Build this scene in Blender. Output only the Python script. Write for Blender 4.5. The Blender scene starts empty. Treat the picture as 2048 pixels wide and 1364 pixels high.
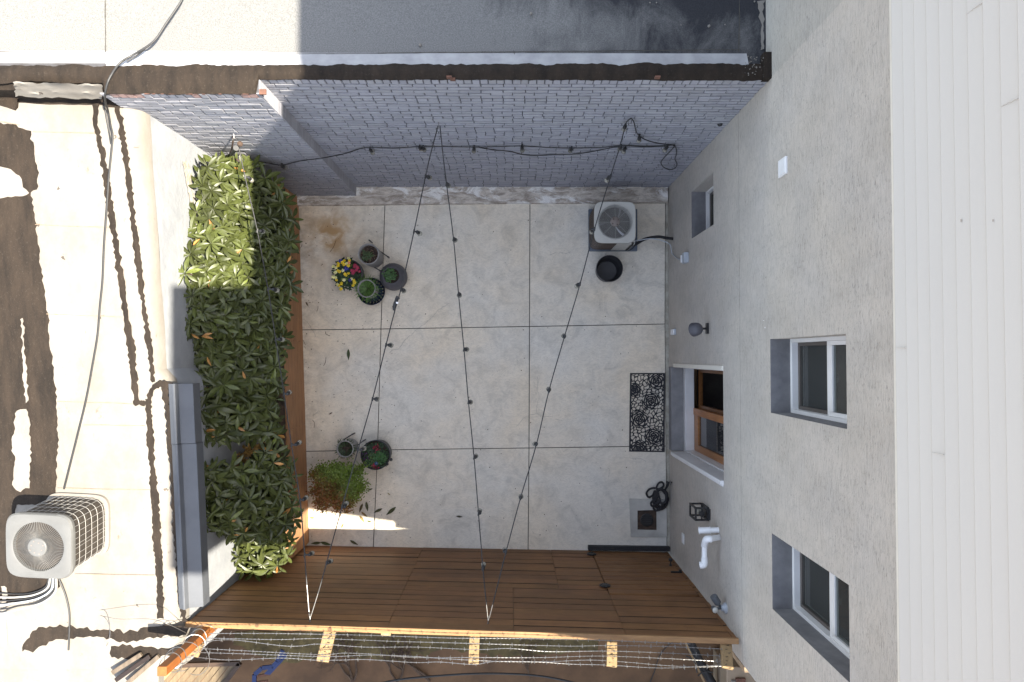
import bpy, bmesh, math, random
import numpy as np
from mathutils import Vector, Matrix, Quaternion, noise as mnoise
from mathutils.geometry import tessellate_polygon

# ---------------------------------------------------------------- camera, sky, sun, exposure
SC = bpy.context.scene
COL = SC.collection
H = 9.0
F = 2048 * 24.0 / 36.0
NAD = (1019.0, 713.0)
CQ = Vector((NAD[0] - 1024, 682 - NAD[1], -F)).normalized().rotation_difference(Vector((0, 0, -1)))
cam_d = bpy.data.cameras.new('camera'); cam_d.lens = 24; cam_d.sensor_width = 36
cam_d.clip_start = 0.05; cam_d.clip_end = 2000
cam = bpy.data.objects.new('camera', cam_d); COL.objects.link(cam)
cam.location = (0, 0, H); cam.rotation_mode = 'QUATERNION'; cam.rotation_quaternion = CQ
SC.camera = cam
SUNV = Vector((0.635, -0.092, 1.0)).normalized()
w = bpy.data.worlds.new('World'); SC.world = w; w.use_nodes = True
nt = w.node_tree
sky = nt.nodes.new('ShaderNodeTexSky'); sky.sky_type = 'NISHITA'; sky.sun_disc = False
sky.sun_elevation = math.asin(SUNV.z); sky.sun_rotation = math.atan2(SUNV.x, SUNV.y)
sky.air_density = 1.0; sky.dust_density = 1.6; sky.ozone_density = 0.8
bg = nt.nodes['Background']; bg.inputs['Strength'].default_value = 0.105
hs = nt.nodes.new('ShaderNodeHueSaturation'); hs.inputs['Saturation'].default_value = 0.6
nt.links.new(sky.outputs[0], hs.inputs['Color']); nt.links.new(hs.outputs[0], bg.inputs['Color'])
sl = bpy.data.lights.new('sun', 'SUN'); sl.energy = 3.4; sl.angle = math.radians(0.5); sl.color = (1.0, 0.92, 0.79)
so = bpy.data.objects.new('sun', sl); COL.objects.link(so); so.location = (20, -3, 30)
so.rotation_mode = 'QUATERNION'; so.rotation_quaternion = Vector((0, 0, -1)).rotation_difference(-SUNV)
SC.view_settings.view_transform = 'Standard'; SC.view_settings.look = 'None'
SC.view_settings.exposure = 2.47; SC.view_settings.gamma = 1.0
SC.render.engine = 'CYCLES'
SC.cycles.max_bounces = 8; SC.cycles.diffuse_bounces = 5; SC.cycles.transparent_max_bounces = 12

RND = random.Random(7)
U = RND.uniform

# ---------------------------------------------------------------- measuring helpers (photo pixel -> place)
def ray(px, py):
    return CQ @ Vector((px - 1024.0, 682.0 - py, -F))
def PZ(px, py, z=0.0):
    d = ray(px, py); t = (z - H) / d.z
    return Vector((t * d.x, t * d.y, z))
def PX(px, py, X):
    d = ray(px, py); t = X / d.x
    return Vector((X, t * d.y, H + t * d.z))
def PY(px, py, Y):
    d = ray(px, py); t = Y / d.y
    return Vector((t * d.x, Y, H + t * d.z))
def PP(px, py, p, n):
    d = ray(px, py); o = Vector((0, 0, H)); t = (Vector(p) - o).dot(n) / d.dot(n)
    return o + d * t

# ---------------------------------------------------------------- mesh helpers
class MB:
    def __init__(s):
        s.v = []; s.f = []; s.m = []; s.sm = []; s.c = []
    def add(s, vs, fs, m=0, smooth=False, c=None):
        b = len(s.v); s.v.extend([tuple(x) for x in vs])
        for f in fs:
            s.f.append([i + b for i in f]); s.m.append(m); s.sm.append(smooth); s.c.append(c)
    def quad(s, a, b, c, d, m=0, col=None):
        s.add([a, b, c, d], [(0, 1, 2, 3)], m, False, col)
    def box(s, c, d, R=None, m=0, col=None, smooth=False):
        hx, hy, hz = d[0] / 2, d[1] / 2, d[2] / 2
        vs = [Vector((x, y, z)) for x in (-hx, hx) for y in (-hy, hy) for z in (-hz, hz)]
        if R is not None: vs = [R @ v for v in vs]
        c = Vector(c); vs = [v + c for v in vs]
        s.add(vs, [(0, 1, 3, 2), (4, 6, 7, 5), (0, 4, 5, 1), (2, 3, 7, 6), (0, 2, 6, 4), (1, 5, 7, 3)], m, smooth, col)
    def box2(s, lo, hi, m=0, col=None):
        s.box([(lo[i] + hi[i]) / 2 for i in range(3)], [abs(hi[i] - lo[i]) for i in range(3)], None, m, col)
    def beam(s, a, b, wd, th, up=(0, 0, 1), m=0, col=None):
        a = Vector(a); b = Vector(b); z = (b - a); L = z.length; z.normalize()
        x = Vector(up).cross(z)
        if x.length < 1e-4: x = Vector((1, 0, 0)).cross(z)
        x.normalize(); y = z.cross(x)
        R = Matrix((x, y, z)).transposed()
        s.box((a + b) / 2, (wd, th, L), R, m, col)
    def tube(s, pts, r, n=6, m=0, closed=False, c=None, cap=True):
        pts = [Vector(p) for p in pts]; N = len(pts)
        rr = r if isinstance(r, (list, tuple)) else [r] * N
        rings = []; up = None
        for i, p in enumerate(pts):
            if closed: t = pts[(i + 1) % N] - pts[i - 1]
            elif i == 0: t = pts[1] - p
            elif i == N - 1: t = p - pts[i - 1]
            else: t = pts[i + 1] - pts[i - 1]
            if t.length < 1e-9: t = Vector((0, 0, 1))
            t.normalize()
            if up is None:
                a = Vector((0, 0, 1)) if abs(t.z) < 0.9 else Vector((1, 0, 0))
                up = (a - t * a.dot(t)).normalized()
            else:
                up = (up - t * up.dot(t))
                if up.length < 1e-6: up = Vector((1, 0, 0)).cross(t)
                up.normalize()
            side = t.cross(up)
            rings.append([p + (up * math.cos(2 * math.pi * k / n) + side * math.sin(2 * math.pi * k / n)) * rr[i] for k in range(n)])
        vs = [v for g in rings for v in g]; fs = []
        for i in range(N if closed else N - 1):
            j = (i + 1) % N
            for k in range(n):
                k2 = (k + 1) % n
                fs.append((i * n + k, i * n + k2, j * n + k2, j * n + k))
        if cap and not closed:
            fs.append(tuple(range(n))[::-1]); fs.append(tuple((N - 1) * n + k for k in range(n)))
        s.add(vs, fs, m, True, c)
    def lathe(s, prof, c=(0, 0, 0), n=24, m=0, R=None, col=None, capb=False, capt=False, sq=None):
        c = Vector(c); vs = []
        for (r, z) in prof:
            for k in range(n):
                a = 2 * math.pi * k / n
                if sq:   # rounded square: superellipse
                    ca, sa = math.cos(a), math.sin(a)
                    q = (abs(ca) ** sq + abs(sa) ** sq) ** (-1.0 / sq)
                    v = Vector((r * q * ca, r * q * sa, z))
                else: v = Vector((r * math.cos(a), r * math.sin(a), z))
                if R is not None: v = R @ v
                vs.append(v + c)
        fs = []
        for i in range(len(prof) - 1):
            for k in range(n):
                k2 = (k + 1) % n
                fs.append((i * n + k, i * n + k2, (i + 1) * n + k2, (i + 1) * n + k))
        if capb: fs.append(tuple(range(n))[::-1])
        if capt: fs.append(tuple((len(prof) - 1) * n + k for k in range(n)))
        s.add(vs, fs, m, True, col)
    def poly(s, pts, m=0, col=None, thick=0.0, down=Vector((0, 0, -1))):
        """flat (possibly concave) polygon with a small thickness below it"""
        pts = [Vector(p) for p in pts]
        tris = tessellate_polygon([pts])
        s.add(pts, [tuple(t) for t in tris], m, False, col)
        if thick:
            lo = [p + down * thick for p in pts]; n = len(pts)
            s.add(pts + lo, [(i, (i + 1) % n, (i + 1) % n + n, i + n) for i in range(n)], m, False, col)
    def build(s, name, mats, parent=None, bevel=0.0, seg=1, sharp=35, local=False, fixn=True):
        me = bpy.data.meshes.new(name)
        org = Vector((0, 0, 0))
        if parent is not None and not local:
            p = parent
            while p is not None: org = org + p.location; p = p.parent
        vs = [(a[0] - org.x, a[1] - org.y, a[2] - org.z) for a in s.v] if not local else s.v
        me.from_pydata(vs, [], s.f)
        if not isinstance(mats, (list, tuple)): mats = [mats]
        for mt in mats: me.materials.append(mt)
        me.polygons.foreach_set('material_index', s.m)
        me.polygons.foreach_set('use_smooth', s.sm)
        if any(c is not None for c in s.c):
            at = me.color_attributes.new('Col', 'FLOAT_COLOR', 'CORNER')
            buf = []
            for p, c in zip(s.f, s.c):
                c = c or (1, 1, 1)
                buf.extend([c[0], c[1], c[2], 1.0] * len(p))
            at.data.foreach_set('color', buf)
        me.update()
        if bevel or fixn:
            bm = bmesh.new(); bm.from_mesh(me)
            if bevel:
                bmesh.ops.remove_doubles(bm, verts=bm.verts, dist=1e-5)
                es = [e for e in bm.edges if len(e.link_faces) == 2 and e.calc_face_angle(0) > 0.6]
                bmesh.ops.bevel(bm, geom=es, offset=bevel, segments=seg, affect='EDGES', profile=0.5, clamp_overlap=True)
            bmesh.ops.recalc_face_normals(bm, faces=bm.faces)
            bm.to_mesh(me); bm.free()
        if any(s.sm): me.set_sharp_from_angle(angle=math.radians(sharp))
        o = bpy.data.objects.new(name, me); COL.objects.link(o)
        if parent is not None: o.parent = parent
        return o

def tag(o, label=None, cat=None, group=None, kind=None):
    if label: o['label'] = label
    if cat: o['category'] = cat
    if group: o['group'] = group
    if kind: o['kind'] = kind
    return o
def thing(name, label, cat, loc=(0, 0, 0), group=None, R=None):
    o = bpy.data.objects.new(name, None); COL.objects.link(o)
    o.empty_display_size = 0.1; o.location = loc
    if R is not None:
        o.rotation_mode = 'QUATERNION'; o.rotation_quaternion = R
    return tag(o, label, cat, group)
def struct(name, mb, mats, **k):
    o = mb.build(name, mats, **k); o['kind'] = 'structure'; return o

def smoothpts(pts, k=6):
    pts = [Vector(p) for p in pts]; out = []
    P = [pts[0] * 2 - pts[1]] + pts + [pts[-1] * 2 - pts[-2]]
    for i in range(1, len(P) - 2):
        p0, p1, p2, p3 = P[i - 1], P[i], P[i + 1], P[i + 2]
        for j in range(k):
            t = j / k
            out.append(0.5 * ((2 * p1) + (p2 - p0) * t + (2 * p0 - 5 * p1 + 4 * p2 - p3) * t * t + (3 * p1 - p0 - 3 * p2 + p3) * t ** 3))
    out.append(pts[-1]); return out

# ---------------------------------------------------------------- materials
def newmat(name):
    m = bpy.data.materials.new(name); m.use_nodes = True
    t = m.node_tree; b = t.nodes['Principled BSDF']
    return m, t, b
def N(t, typ, **k):
    n = t.nodes.new('ShaderNode' + typ)
    for a, v in k.items():
        if a in n.inputs.keys() if hasattr(n.inputs, 'keys') else False: n.inputs[a].default_value = v
        else: setattr(n, a, v)
    return n
def pos(t, sc=(1, 1, 1), rot=(0, 0, 0), off=(0, 0, 0)):
    g = N(t, 'NewGeometry'); mp = N(t, 'Mapping')
    mp.inputs['Scale'].default_value = sc; mp.inputs['Rotation'].default_value = rot; mp.inputs['Location'].default_value = off
    t.links.new(g.outputs['Position'], mp.inputs['Vector']); return mp.outputs[0]
def noise(t, vec, scale, detail=5, rough=0.6, dist=0.0):
    n = N(t, 'TexNoise'); n.inputs['Scale'].default_value = scale; n.inputs['Detail'].default_value = detail
    n.inputs['Roughness'].default_value = rough; n.inputs['Distortion'].default_value = dist
    t.links.new(vec, n.inputs['Vector']); return n.outputs['Fac']
def ramp(t, fac, stops):
    r = N(t, 'ValToRGB'); e = r.color_ramp.elements
    while len(e) < len(stops): e.new(0.5)
    for el, (p, c) in zip(e, stops):
        el.position = p; el.color = (c, c, c, 1) if not isinstance(c, (tuple, list)) else (*c, 1)
    t.links.new(fac, r.inputs[0]); return r.outputs[0]
def mixc(t, fac, a, b, mode='MIX'):
    m = N(t, 'Mix', data_type='RGBA', blend_type=mode)
    if isinstance(fac, (int, float)): m.inputs[0].default_value = fac
    else: t.links.new(fac, m.inputs[0])
    for i, x in ((6, a), (7, b)):
        if isinstance(x, (tuple, list)): m.inputs[i].default_value = (*x[:3], 1)
        else: t.links.new(x, m.inputs[i])
    return m.outputs[2]
def math_(t, op, a, b=None, c=None):
    m = N(t, 'Math', operation=op)
    for i, x in enumerate((a, b, c)):
        if x is None: continue
        if isinstance(x, (int, float)): m.inputs[i].default_value = x
        else: t.links.new(x, m.inputs[i])
    return m.outputs[0]
def bump(t, b, h, strength=0.3, dist=0.01, prev=None):
    n = N(t, 'Bump'); n.inputs['Strength'].default_value = strength; n.inputs['Distance'].default_value = dist
    t.links.new(h, n.inputs['Height'])
    if prev is not None: t.links.new(prev, n.inputs['Normal'])
    if b is not None: t.links.new(n.outputs[0], b.inputs['Normal'])
    return n.outputs[0]
def sepxyz(t, v=None):
    if v is None: v = N(t, 'NewGeometry').outputs['Position']
    s = N(t, 'SeparateXYZ'); t.links.new(v, s.inputs[0]); return s.outputs
def maprange(t, v, a, b, c=0.0, d=1.0):
    m = N(t, 'MapRange'); m.clamp = True
    t.links.new(v, m.inputs[0])
    for i, x in zip((1, 2, 3, 4), (a, b, c, d)): m.inputs[i].default_value = x
    return m.outputs[0]

def mat(name, c1, c2=None, scale=6.0, rough=0.7, metal=0.0, bs=0.0, bscale=80.0, bd=0.004, stretch=(1, 1, 1), spec=0.5, vc=False, lo=0.35, hi=0.65):
    m, t, b = newmat(name)
    v = pos(t, stretch)
    c2 = c2 or tuple(x * 0.8 for x in c1)
    f = ramp(t, noise(t, v, scale), [(lo, 0.0), (hi, 1.0)])
    col = mixc(t, f, c2, c1)
    if vc:
        a = N(t, 'Attribute', attribute_name='Col'); col = mixc(t, 1.0, col, a.outputs['Color'], 'MULTIPLY')
    t.links.new(col, b.inputs['Base Color'])
    b.inputs['Roughness'].default_value = rough; b.inputs['Metallic'].default_value = metal
    b.inputs['Specular IOR Level'].default_value = spec
    if bs: bump(t, b, noise(t, v, bscale, 4), bs, bd)
    return m

def mat_patio():
    m, t, b = newmat('patio_concrete')
    v = pos(t); x = sepxyz(t)
    big = ramp(t, noise(t, v, 0.9, 4, 0.55, 0.4), [(0.35, 0.0), (0.65, 1.0)])
    col = mixc(t, big, (0.635, 0.60, 0.525), (0.70, 0.61, 0.475))
    med = ramp(t, noise(t, v, 3.5, 6, 0.65, 1.2), [(0.3, 0.80), (0.5, 1.0), (0.72, 1.1)])
    col = mixc(t, 1.0, col, med, 'MULTIPLY')
    sw = ramp(t, noise(t, pos(t, (1, 1.6, 1)), 9, 3, 0.5, 3.5), [(0.38, 0.93), (0.5, 1.0), (0.62, 1.05)])
    col = mixc(t, 1.0, col, sw, 'MULTIPLY')
    fine = ramp(t, noise(t, v, 160, 3, 0.7), [(0.3, 0.86), (0.7, 1.1)])
    col = mixc(t, 1.0, col, fine, 'MULTIPLY')
    # pock marks, denser in patches and towards the south-east corner
    vo = N(t, 'TexVoronoi'); vo.inputs['Scale'].default_value = 42; t.links.new(v, vo.inputs['Vector'])
    pit = math_(t, 'LESS_THAN', vo.outputs['Distance'], 0.13)
    sel = math_(t, 'GREATER_THAN', noise(t, v, 1.6, 4, 0.7), 0.53)
    sel2 = N(t, 'TexWhiteNoise'); t.links.new(vo.outputs['Position'], sel2.inputs['Vector'])
    pit = math_(t, 'MULTIPLY', math_(t, 'MULTIPLY', pit, sel), math_(t, 'GREATER_THAN', sel2.outputs['Value'], 0.45))
    col = mixc(t, math_(t, 'MULTIPLY', pit, 0.62), col, (0.12, 0.11, 0.10))
    # rusty stain near the flower pots
    c = PZ(660, 472, 0)
    d = N(t, 'VectorMath', operation='DISTANCE'); g = N(t, 'NewGeometry')
    t.links.new(g.outputs['Position'], d.inputs[0]); d.inputs[1].default_value = c
    st = math_(t, 'MULTIPLY', maprange(t, d.outputs['Value'], 0.50, 0.10), ramp(t, noise(t, v, 5, 3, 0.5, 0.6), [(0.38, 0.0), (0.60, 1.0)]))
    col = mixc(t, math_(t, 'MULTIPLY', st, 0.95), col, (0.40, 0.25, 0.11))
    # dirt along the planter
    edge = maprange(t, x[0], -2.35, -2.75)
    dirt = math_(t, 'MULTIPLY', edge, ramp(t, noise(t, v, 7, 5, 0.7), [(0.4, 0.0), (0.65, 1.0)]))
    col = mixc(t, math_(t, 'MULTIPLY', dirt, 0.6), col, (0.24, 0.20, 0.15))
    # cooler tint to the south east
    bl = math_(t, 'MULTIPLY', maprange(t, x[0], 0.4, 2.0), maprange(t, x[1], -0.8, -2.2))
    col = mixc(t, math_(t, 'MULTIPLY', bl, 0.45), col, (0.50, 0.51, 0.50))
    # hairline cracks
    vo2 = N(t, 'TexVoronoi', feature='DISTANCE_TO_EDGE'); vo2.inputs['Scale'].default_value = 0.55
    dv = N(t, 'Mix', data_type='VECTOR'); 
    nn = N(t, 'TexNoise'); nn.inputs['Scale'].default_value = 3.0; nn.inputs['Detail'].default_value = 5
    t.links.new(v, nn.inputs['Vector']); dv.inputs[0].default_value = 0.18
    t.links.new(v, dv.inputs[4]); t.links.new(nn.outputs['Color'], dv.inputs[5]); t.links.new(dv.outputs[1], vo2.inputs['Vector'])
    cr = math_(t, 'MULTIPLY', math_(t, 'LESS_THAN', vo2.outputs['Distance'], 0.0015), math_(t, 'GREATER_THAN', noise(t, v, 0.8), 0.56))
    col = mixc(t, math_(t, 'MULTIPLY', cr, 0.35), col, (0.13, 0.12, 0.11))
    t.links.new(col, b.inputs['Base Color']); b.inputs['Roughness'].default_value = 0.82
    bump(t, b, noise(t, v, 60, 6, 0.7), 0.25, 0.004)
    return m

def mat_kerb():
    m, t, b = newmat('kerb_concrete'); v = pos(t)
    col = mixc(t, ramp(t, noise(t, pos(t, (1, 3, 1)), 5, 6, 0.7, 0.5), [(0.4, 0.0), (0.6, 1.0)]), (0.30, 0.255, 0.21), (0.62, 0.56, 0.48))
    wf = ramp(t, noise(t, pos(t, (0.9, 2.2, 1), off=(3.3, 0, 0)), 2.6, 7, 0.7, 1.0), [(0.52, 0.0), (0.60, 1.0)])
    col = mixc(t, math_(t, 'MULTIPLY', wf, 0.8), col, (0.85, 0.84, 0.80))
    col = mixc(t, 1.0, col, ramp(t, noise(t, v, 130, 3), [(0.3, 0.75), (0.7, 1.15)]), 'MULTIPLY')
    t.links.new(col, b.inputs['Base Color']); b.inputs['Roughness'].default_value = 0.9
    bump(t, b, noise(t, v, 45, 6, 0.7), 0.5, 0.008); return m

def mat_stucco(name='stucco', base=(0.455, 0.42, 0.37), warm=(0.475, 0.43, 0.365)):
    m, t, b = newmat(name); x = sepxyz(t)
    v = pos(t)
    col = mixc(t, ramp(t, noise(t, v, 1.4, 4), [(0.35, 0.0), (0.65, 1.0)]), base, warm)
    st = noise(t, pos(t, (1, 0.14, 1)), 95, 4, 0.75)
    col = mixc(t, 1.0, col, ramp(t, st, [(0.34, 0.76), (0.5, 1.0), (0.7, 1.07)]), 'MULTIPLY')
    pit = noise(t, pos(t, (1, 0.35, 1), off=(5, 5, 5)), 90, 3, 0.6)
    pm = ramp(t, pit, [(0.57, 0.0), (0.66, 1.0)])
    sel = ramp(t, noise(t, v, 6, 3), [(0.40, 0.25), (0.62, 1.0)])
    pm = math_(t, 'MULTIPLY', pm, sel)
    col = mixc(t, math_(t, 'MULTIPLY', pm, 0.38), col, (0.15, 0.14, 0.135))
    # dirt under the siding band and soft blotches
    col = mixc(t, 1.0, col, ramp(t, noise(t, pos(t, (1, 1, 0.5)), 3.0, 5, 0.6), [(0.25, 0.86), (0.6, 1.03)]), 'MULTIPLY')
    # horizontal control joint
    j = math_(t, 'LESS_THAN', math_(t, 'ABSOLUTE', math_(t, 'SUBTRACT', x[2], 2.79)), 0.0035)
    col = mixc(t, math_(t, 'MULTIPLY', j, 0.7), col, (0.14, 0.13, 0.12))
    t.links.new(col, b.inputs['Base Color']); b.inputs['Roughness'].default_value = 0.92
    h = math_(t, 'SUBTRACT', st, math_(t, 'MULTIPLY', pm, 0.8))
    bump(t, b, h, 0.55, 0.006); return m

def mat_roofwhite():
    m, t, b = newmat('white_roof_coating'); v = pos(t)
    col = mixc(t, ramp(t, noise(t, pos(t, (1, .6, 1)), 2.6, 8, 0.75), [(0.38, 0.0), (0.6, 1.0)]), (0.168, 0.151, 0.127), (0.206, 0.192, 0.169))
    sp = ramp(t, noise(t, pos(t, (1, 0.5, 1)), 14, 5, 0.75), [(0.62, 0.0), (0.72, 1.0)])
    col = mixc(t, math_(t, 'MULTIPLY', math_(t, 'MULTIPLY', sp, ramp(t, noise(t, v, 1.7), [(0.45, 0.0), (0.56, 1.0)])), 0.8), col, (0.10, 0.072, 0.048))
    vo = N(t, 'TexVoronoi'); vo.inputs['Scale'].default_value = 3.2; t.links.new(pos(t, (1, 1.2, 1)), vo.inputs['Vector'])
    dn = noise(t, v, 40, 3)
    spot = math_(t, 'LESS_THAN', math_(t, 'ADD', vo.outputs['Distance'], math_(t, 'MULTIPLY', dn, 0.30)), 0.215)
    col = mixc(t, math_(t, 'MULTIPLY', spot, 0.85), col, (0.04, 0.028, 0.02))
    t.links.new(col, b.inputs['Base Color']); b.inputs['Roughness'].default_value = 0.75
    bump(t, b, noise(t, v, 50, 5), 0.2, 0.005); return m

def mat_tar():
    m, t, b = newmat('tar'); v = pos(t)
    col = mixc(t, ramp(t, noise(t, pos(t, (1, 0.25, 1)), 9, 6, 0.7), [(0.35, 0.0), (0.65, 1.0)]), (0.0135, 0.0102, 0.0076), (0.030, 0.0215, 0.0150))
    fl = ramp(t, noise(t, pos(t, (1, 0.6, 1)), 75, 3, 0.8), [(0.60, 0.0), (0.66, 1.0)])
    col = mixc(t, math_(t, 'MULTIPLY', fl, 0.35), col, (0.075, 0.062, 0.048))
    t.links.new(col, b.inputs['Base Color']); b.inputs['Roughness'].default_value = 0.8; b.inputs['Specular IOR Level'].default_value = 0.2
    bump(t, b, noise(t, v, 70, 6, 0.7), 0.5, 0.006); return m

def mat_upperroof():
    m, t, b = newmat('aged_silver_roof'); x = sepxyz(t)
    # light grey granules, washed dark towards the building and the ridge
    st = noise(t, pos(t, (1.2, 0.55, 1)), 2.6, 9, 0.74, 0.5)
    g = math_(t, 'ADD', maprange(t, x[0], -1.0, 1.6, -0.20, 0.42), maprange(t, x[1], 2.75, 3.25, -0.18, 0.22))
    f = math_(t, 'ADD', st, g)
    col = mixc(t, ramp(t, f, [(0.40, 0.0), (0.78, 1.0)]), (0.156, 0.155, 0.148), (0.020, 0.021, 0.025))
    gr = ramp(t, noise(t, pos(t), 110, 3, 0.8), [(0.32, 0.62), (0.68, 1.25)])
    col = mixc(t, 1.0, col, gr, 'MULTIPLY')
    t.links.new(col, b.inputs['Base Color']); b.inputs['Roughness'].default_value = 0.9
    bump(t, b, noise(t, pos(t), 110, 3), 0.4, 0.004); return m

def mat_wood(name, c1, c2, along='x', rough=0.6, knots=True, weather=0.0):
    m, t, b = newmat(name)
    sc = (0.12, 1, 1) if along == 'x' else ((1, 0.12, 1) if along == 'y' else (1, 1, 0.12))
    v = pos(t, sc)
    g = noise(t, v, 28, 6, 0.65, 1.0)
    col = mixc(t, ramp(t, g, [(0.35, 0.0), (0.65, 1.0)]), c2, c1)
    a = N(t, 'Attribute', attribute_name='Col'); col = mixc(t, 1.0, col, a.outputs['Color'], 'MULTIPLY')
    col = mixc(t, 1.0, col, ramp(t, noise(t, pos(t), 2.2, 4), [(0.3, 0.8), (0.7, 1.15)]), 'MULTIPLY')
    if knots:
        vo = N(t, 'TexVoronoi'); vo.inputs['Scale'].default_value = 3.1; t.links.new(pos(t, (0.6, 0.6, 2.0) if along != 'z' else (2, 2, 0.6)), vo.inputs['Vector'])
        k = math_(t, 'LESS_THAN', vo.outputs['Distance'], 0.045)
        col = mixc(t, math_(t, 'MULTIPLY', k, 0.6), col, (0.03, 0.015, 0.008))
    t.links.new(col, b.inputs['Base Color']); b.inputs['Roughness'].default_value = rough
    bump(t, b, g, 0.25, 0.003); return m

def mat_leaf(name, rough=0.42, trans=0.3):
    m, t, b = newmat(name)
    a = N(t, 'Attribute', attribute_name='Col')
    col = mixc(t, 1.0, a.outputs['Color'], ramp(t, noise(t, pos(t), 35, 3), [(0.3, 0.75), (0.7, 1.2)]), 'MULTIPLY')
    t.links.new(col, b.inputs['Base Color']); b.inputs['Roughness'].default_value = rough
    b.inputs['Specular IOR Level'].default_value = 0.5
    tr = N(t, 'BsdfTranslucent'); t.links.new(mixc(t, 1.0, col, (1.0, 1.3, 0.5), 'MULTIPLY'), tr.inputs[0])
    mx = N(t, 'MixShader'); mx.inputs[0].default_value = trans
    t.links.new(b.outputs[0], mx.inputs[1]); t.links.new(tr.outputs[0], mx.inputs[2])
    t.links.new(mx.outputs[0], t.nodes['Material Output'].inputs[0]); return m

def mat_glass(name, tint=(0.085, 0.09, 0.085), rough=0.03, ior=1.5, alpha=0.35):
    m, t, b = newmat(name)
    b.inputs['Base Color'].default_value = (*tint, 1); b.inputs['Roughness'].default_value = rough
    b.inputs['IOR'].default_value = ior; b.inputs['Specular IOR Level'].default_value = 0.8
    tr = N(t, 'BsdfTransparent'); tr.inputs[0].default_value = (0.75, 0.8, 0.78, 1)
    mx = N(t, 'MixShader'); mx.inputs[0].default_value = alpha
    t.links.new(b.outputs[0], mx.inputs[1]); t.links.new(tr.outputs[0], mx.inputs[2])
    t.links.new(mx.outputs[0], t.nodes['Material Output'].inputs[0]); return m

MT = {}
MT['patio'] = mat_patio(); MT['kerb'] = mat_kerb(); MT['stucco'] = mat_stucco()
MT['stucco2'] = mat_stucco('stucco_beige', (0.40, 0.375, 0.33), (0.42, 0.39, 0.335))
MT['roofw'] = mat_roofwhite(); MT['tar'] = mat_tar(); MT['uproof'] = mat_upperroof()
MT['fencew'] = mat_wood('cedar_boards', (0.235, 0.112, 0.040), (0.165, 0.074, 0.026), 'x')
MT['planterw'] = mat_wood('planter_boards', (0.40, 0.20, 0.085), (0.30, 0.145, 0.062), 'y', knots=False)
MT['postw'] = mat_wood('post_wood', (0.25, 0.088, 0.020), (0.18, 0.062, 0.014), 'z', knots=False)
MT['armw'] = mat_wood('pale_pine', (0.33, 0.225, 0.11), (0.26, 0.17, 0.08), 'y')
MT['capw'] = mat_wood('cap_wood', (0.30, 0.165, 0.065), (0.22, 0.115, 0.045), 'x')
MT['doorw'] = mat_wood('oak_door', (0.42, 0.18, 0.055), (0.30, 0.12, 0.035), 'z', 0.35, False)
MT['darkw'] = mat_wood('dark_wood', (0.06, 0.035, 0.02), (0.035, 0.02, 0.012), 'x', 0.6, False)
MT['leaf'] = mat_leaf('rhododendron_leaf'); MT['leaf2'] = mat_leaf('small_leaf', 0.5, 0.3)
MT['petal'] = mat_leaf('petal', 0.6, 0.25)
MT['paint'] = mat('grey_paint_brick', (0.345, 0.345, 0.37), (0.295, 0.295, 0.32), 4, 0.62, bs=0.35, bscale=90, vc=True)
MT['mortar'] = mat('mortar', (0.07, 0.07, 0.075), (0.045, 0.042, 0.042), 9, 0.9, bs=0.4)
MT['redbrick'] = mat('bare_red_brick', (0.16, 0.075, 0.048), (0.10, 0.05, 0.035), 12, 0.9, bs=0.4)
MT['lwall'] = mat('white_painted_render', (0.30, 0.31, 0.32), (0.25, 0.26, 0.275), 5, 0.8, bs=0.5, bscale=14, bd=0.012)
MT['flash'] = mat('grey_metal_flashing', (0.082, 0.088, 0.098), (0.068, 0.073, 0.082), 6, 0.55, 0.0, 0.1, 300)
MT['white'] = mat('white_paint', (0.74, 0.73, 0.71), (0.68, 0.67, 0.65), 6, 0.4)
MT['cream'] = mat('cream_trim', (0.72, 0.68, 0.58), (0.66, 0.62, 0.53), 6, 0.5)
MT['siding'] = mat('white_vinyl_siding', (0.625, 0.595, 0.535), (0.60, 0.572, 0.518), 1.2, 0.5, stretch=(1, 0.4, 1))
MT['sill'] = mat('grey_sill', (0.185, 0.18, 0.18), (0.135, 0.132, 0.135), 9, 0.9, bs=0.5, bscale=50)
MT['black'] = mat('black_metal', (0.018, 0.018, 0.019), (0.012, 0.012, 0.012), 20, 0.45)
MT['rubber'] = mat('black_rubber', (0.020, 0.020, 0.022), (0.013, 0.013, 0.015), 30, 0.7)
MT['cable'] = mat('black_cable', (0.022, 0.022, 0.022), (0.014, 0.014, 0.014), 30, 0.55)
MT['steel'] = mat('galvanised_wire', (0.24, 0.235, 0.225), (0.19, 0.185, 0.18), 30, 0.35, 0.7)
MT['plastic'] = mat('white_pvc', (0.78, 0.78, 0.77), (0.72, 0.72, 0.71), 10, 0.3)
MT['greyplastic'] = mat('grey_plastic', (0.42, 0.45, 0.48), (0.36, 0.39, 0.42), 10, 0.4)
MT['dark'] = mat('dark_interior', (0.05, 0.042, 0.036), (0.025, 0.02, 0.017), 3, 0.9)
MT['glass'] = mat_glass('window_glass', alpha=0.5); MT['doorglass'] = mat_glass('door_glass', (0.03, 0.03, 0.03), 0.02, 1.6, 0.12)
MT['bulb'] = mat_glass('bulb_glass', (0.42, 0.39, 0.33), 0.08, 1.45, 0.5)
MT['soil'] = mat('potting_soil', (0.055, 0.035, 0.024), (0.02, 0.013, 0.01), 60, 0.95, bs=0.8, bscale=60, bd=0.01)
MT['bark'] = mat('bark', (0.10, 0.065, 0.04), (0.05, 0.03, 0.02), 20, 0.9, bs=0.6)
MT['acbeige'] = mat('beige_painted_steel', (0.50, 0.49, 0.44), (0.44, 0.43, 0.385), 6, 0.45)
MT['acgrey'] = mat('grey_painted_steel', (0.125, 0.125, 0.12), (0.105, 0.105, 0.10), 5, 0.45)
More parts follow.
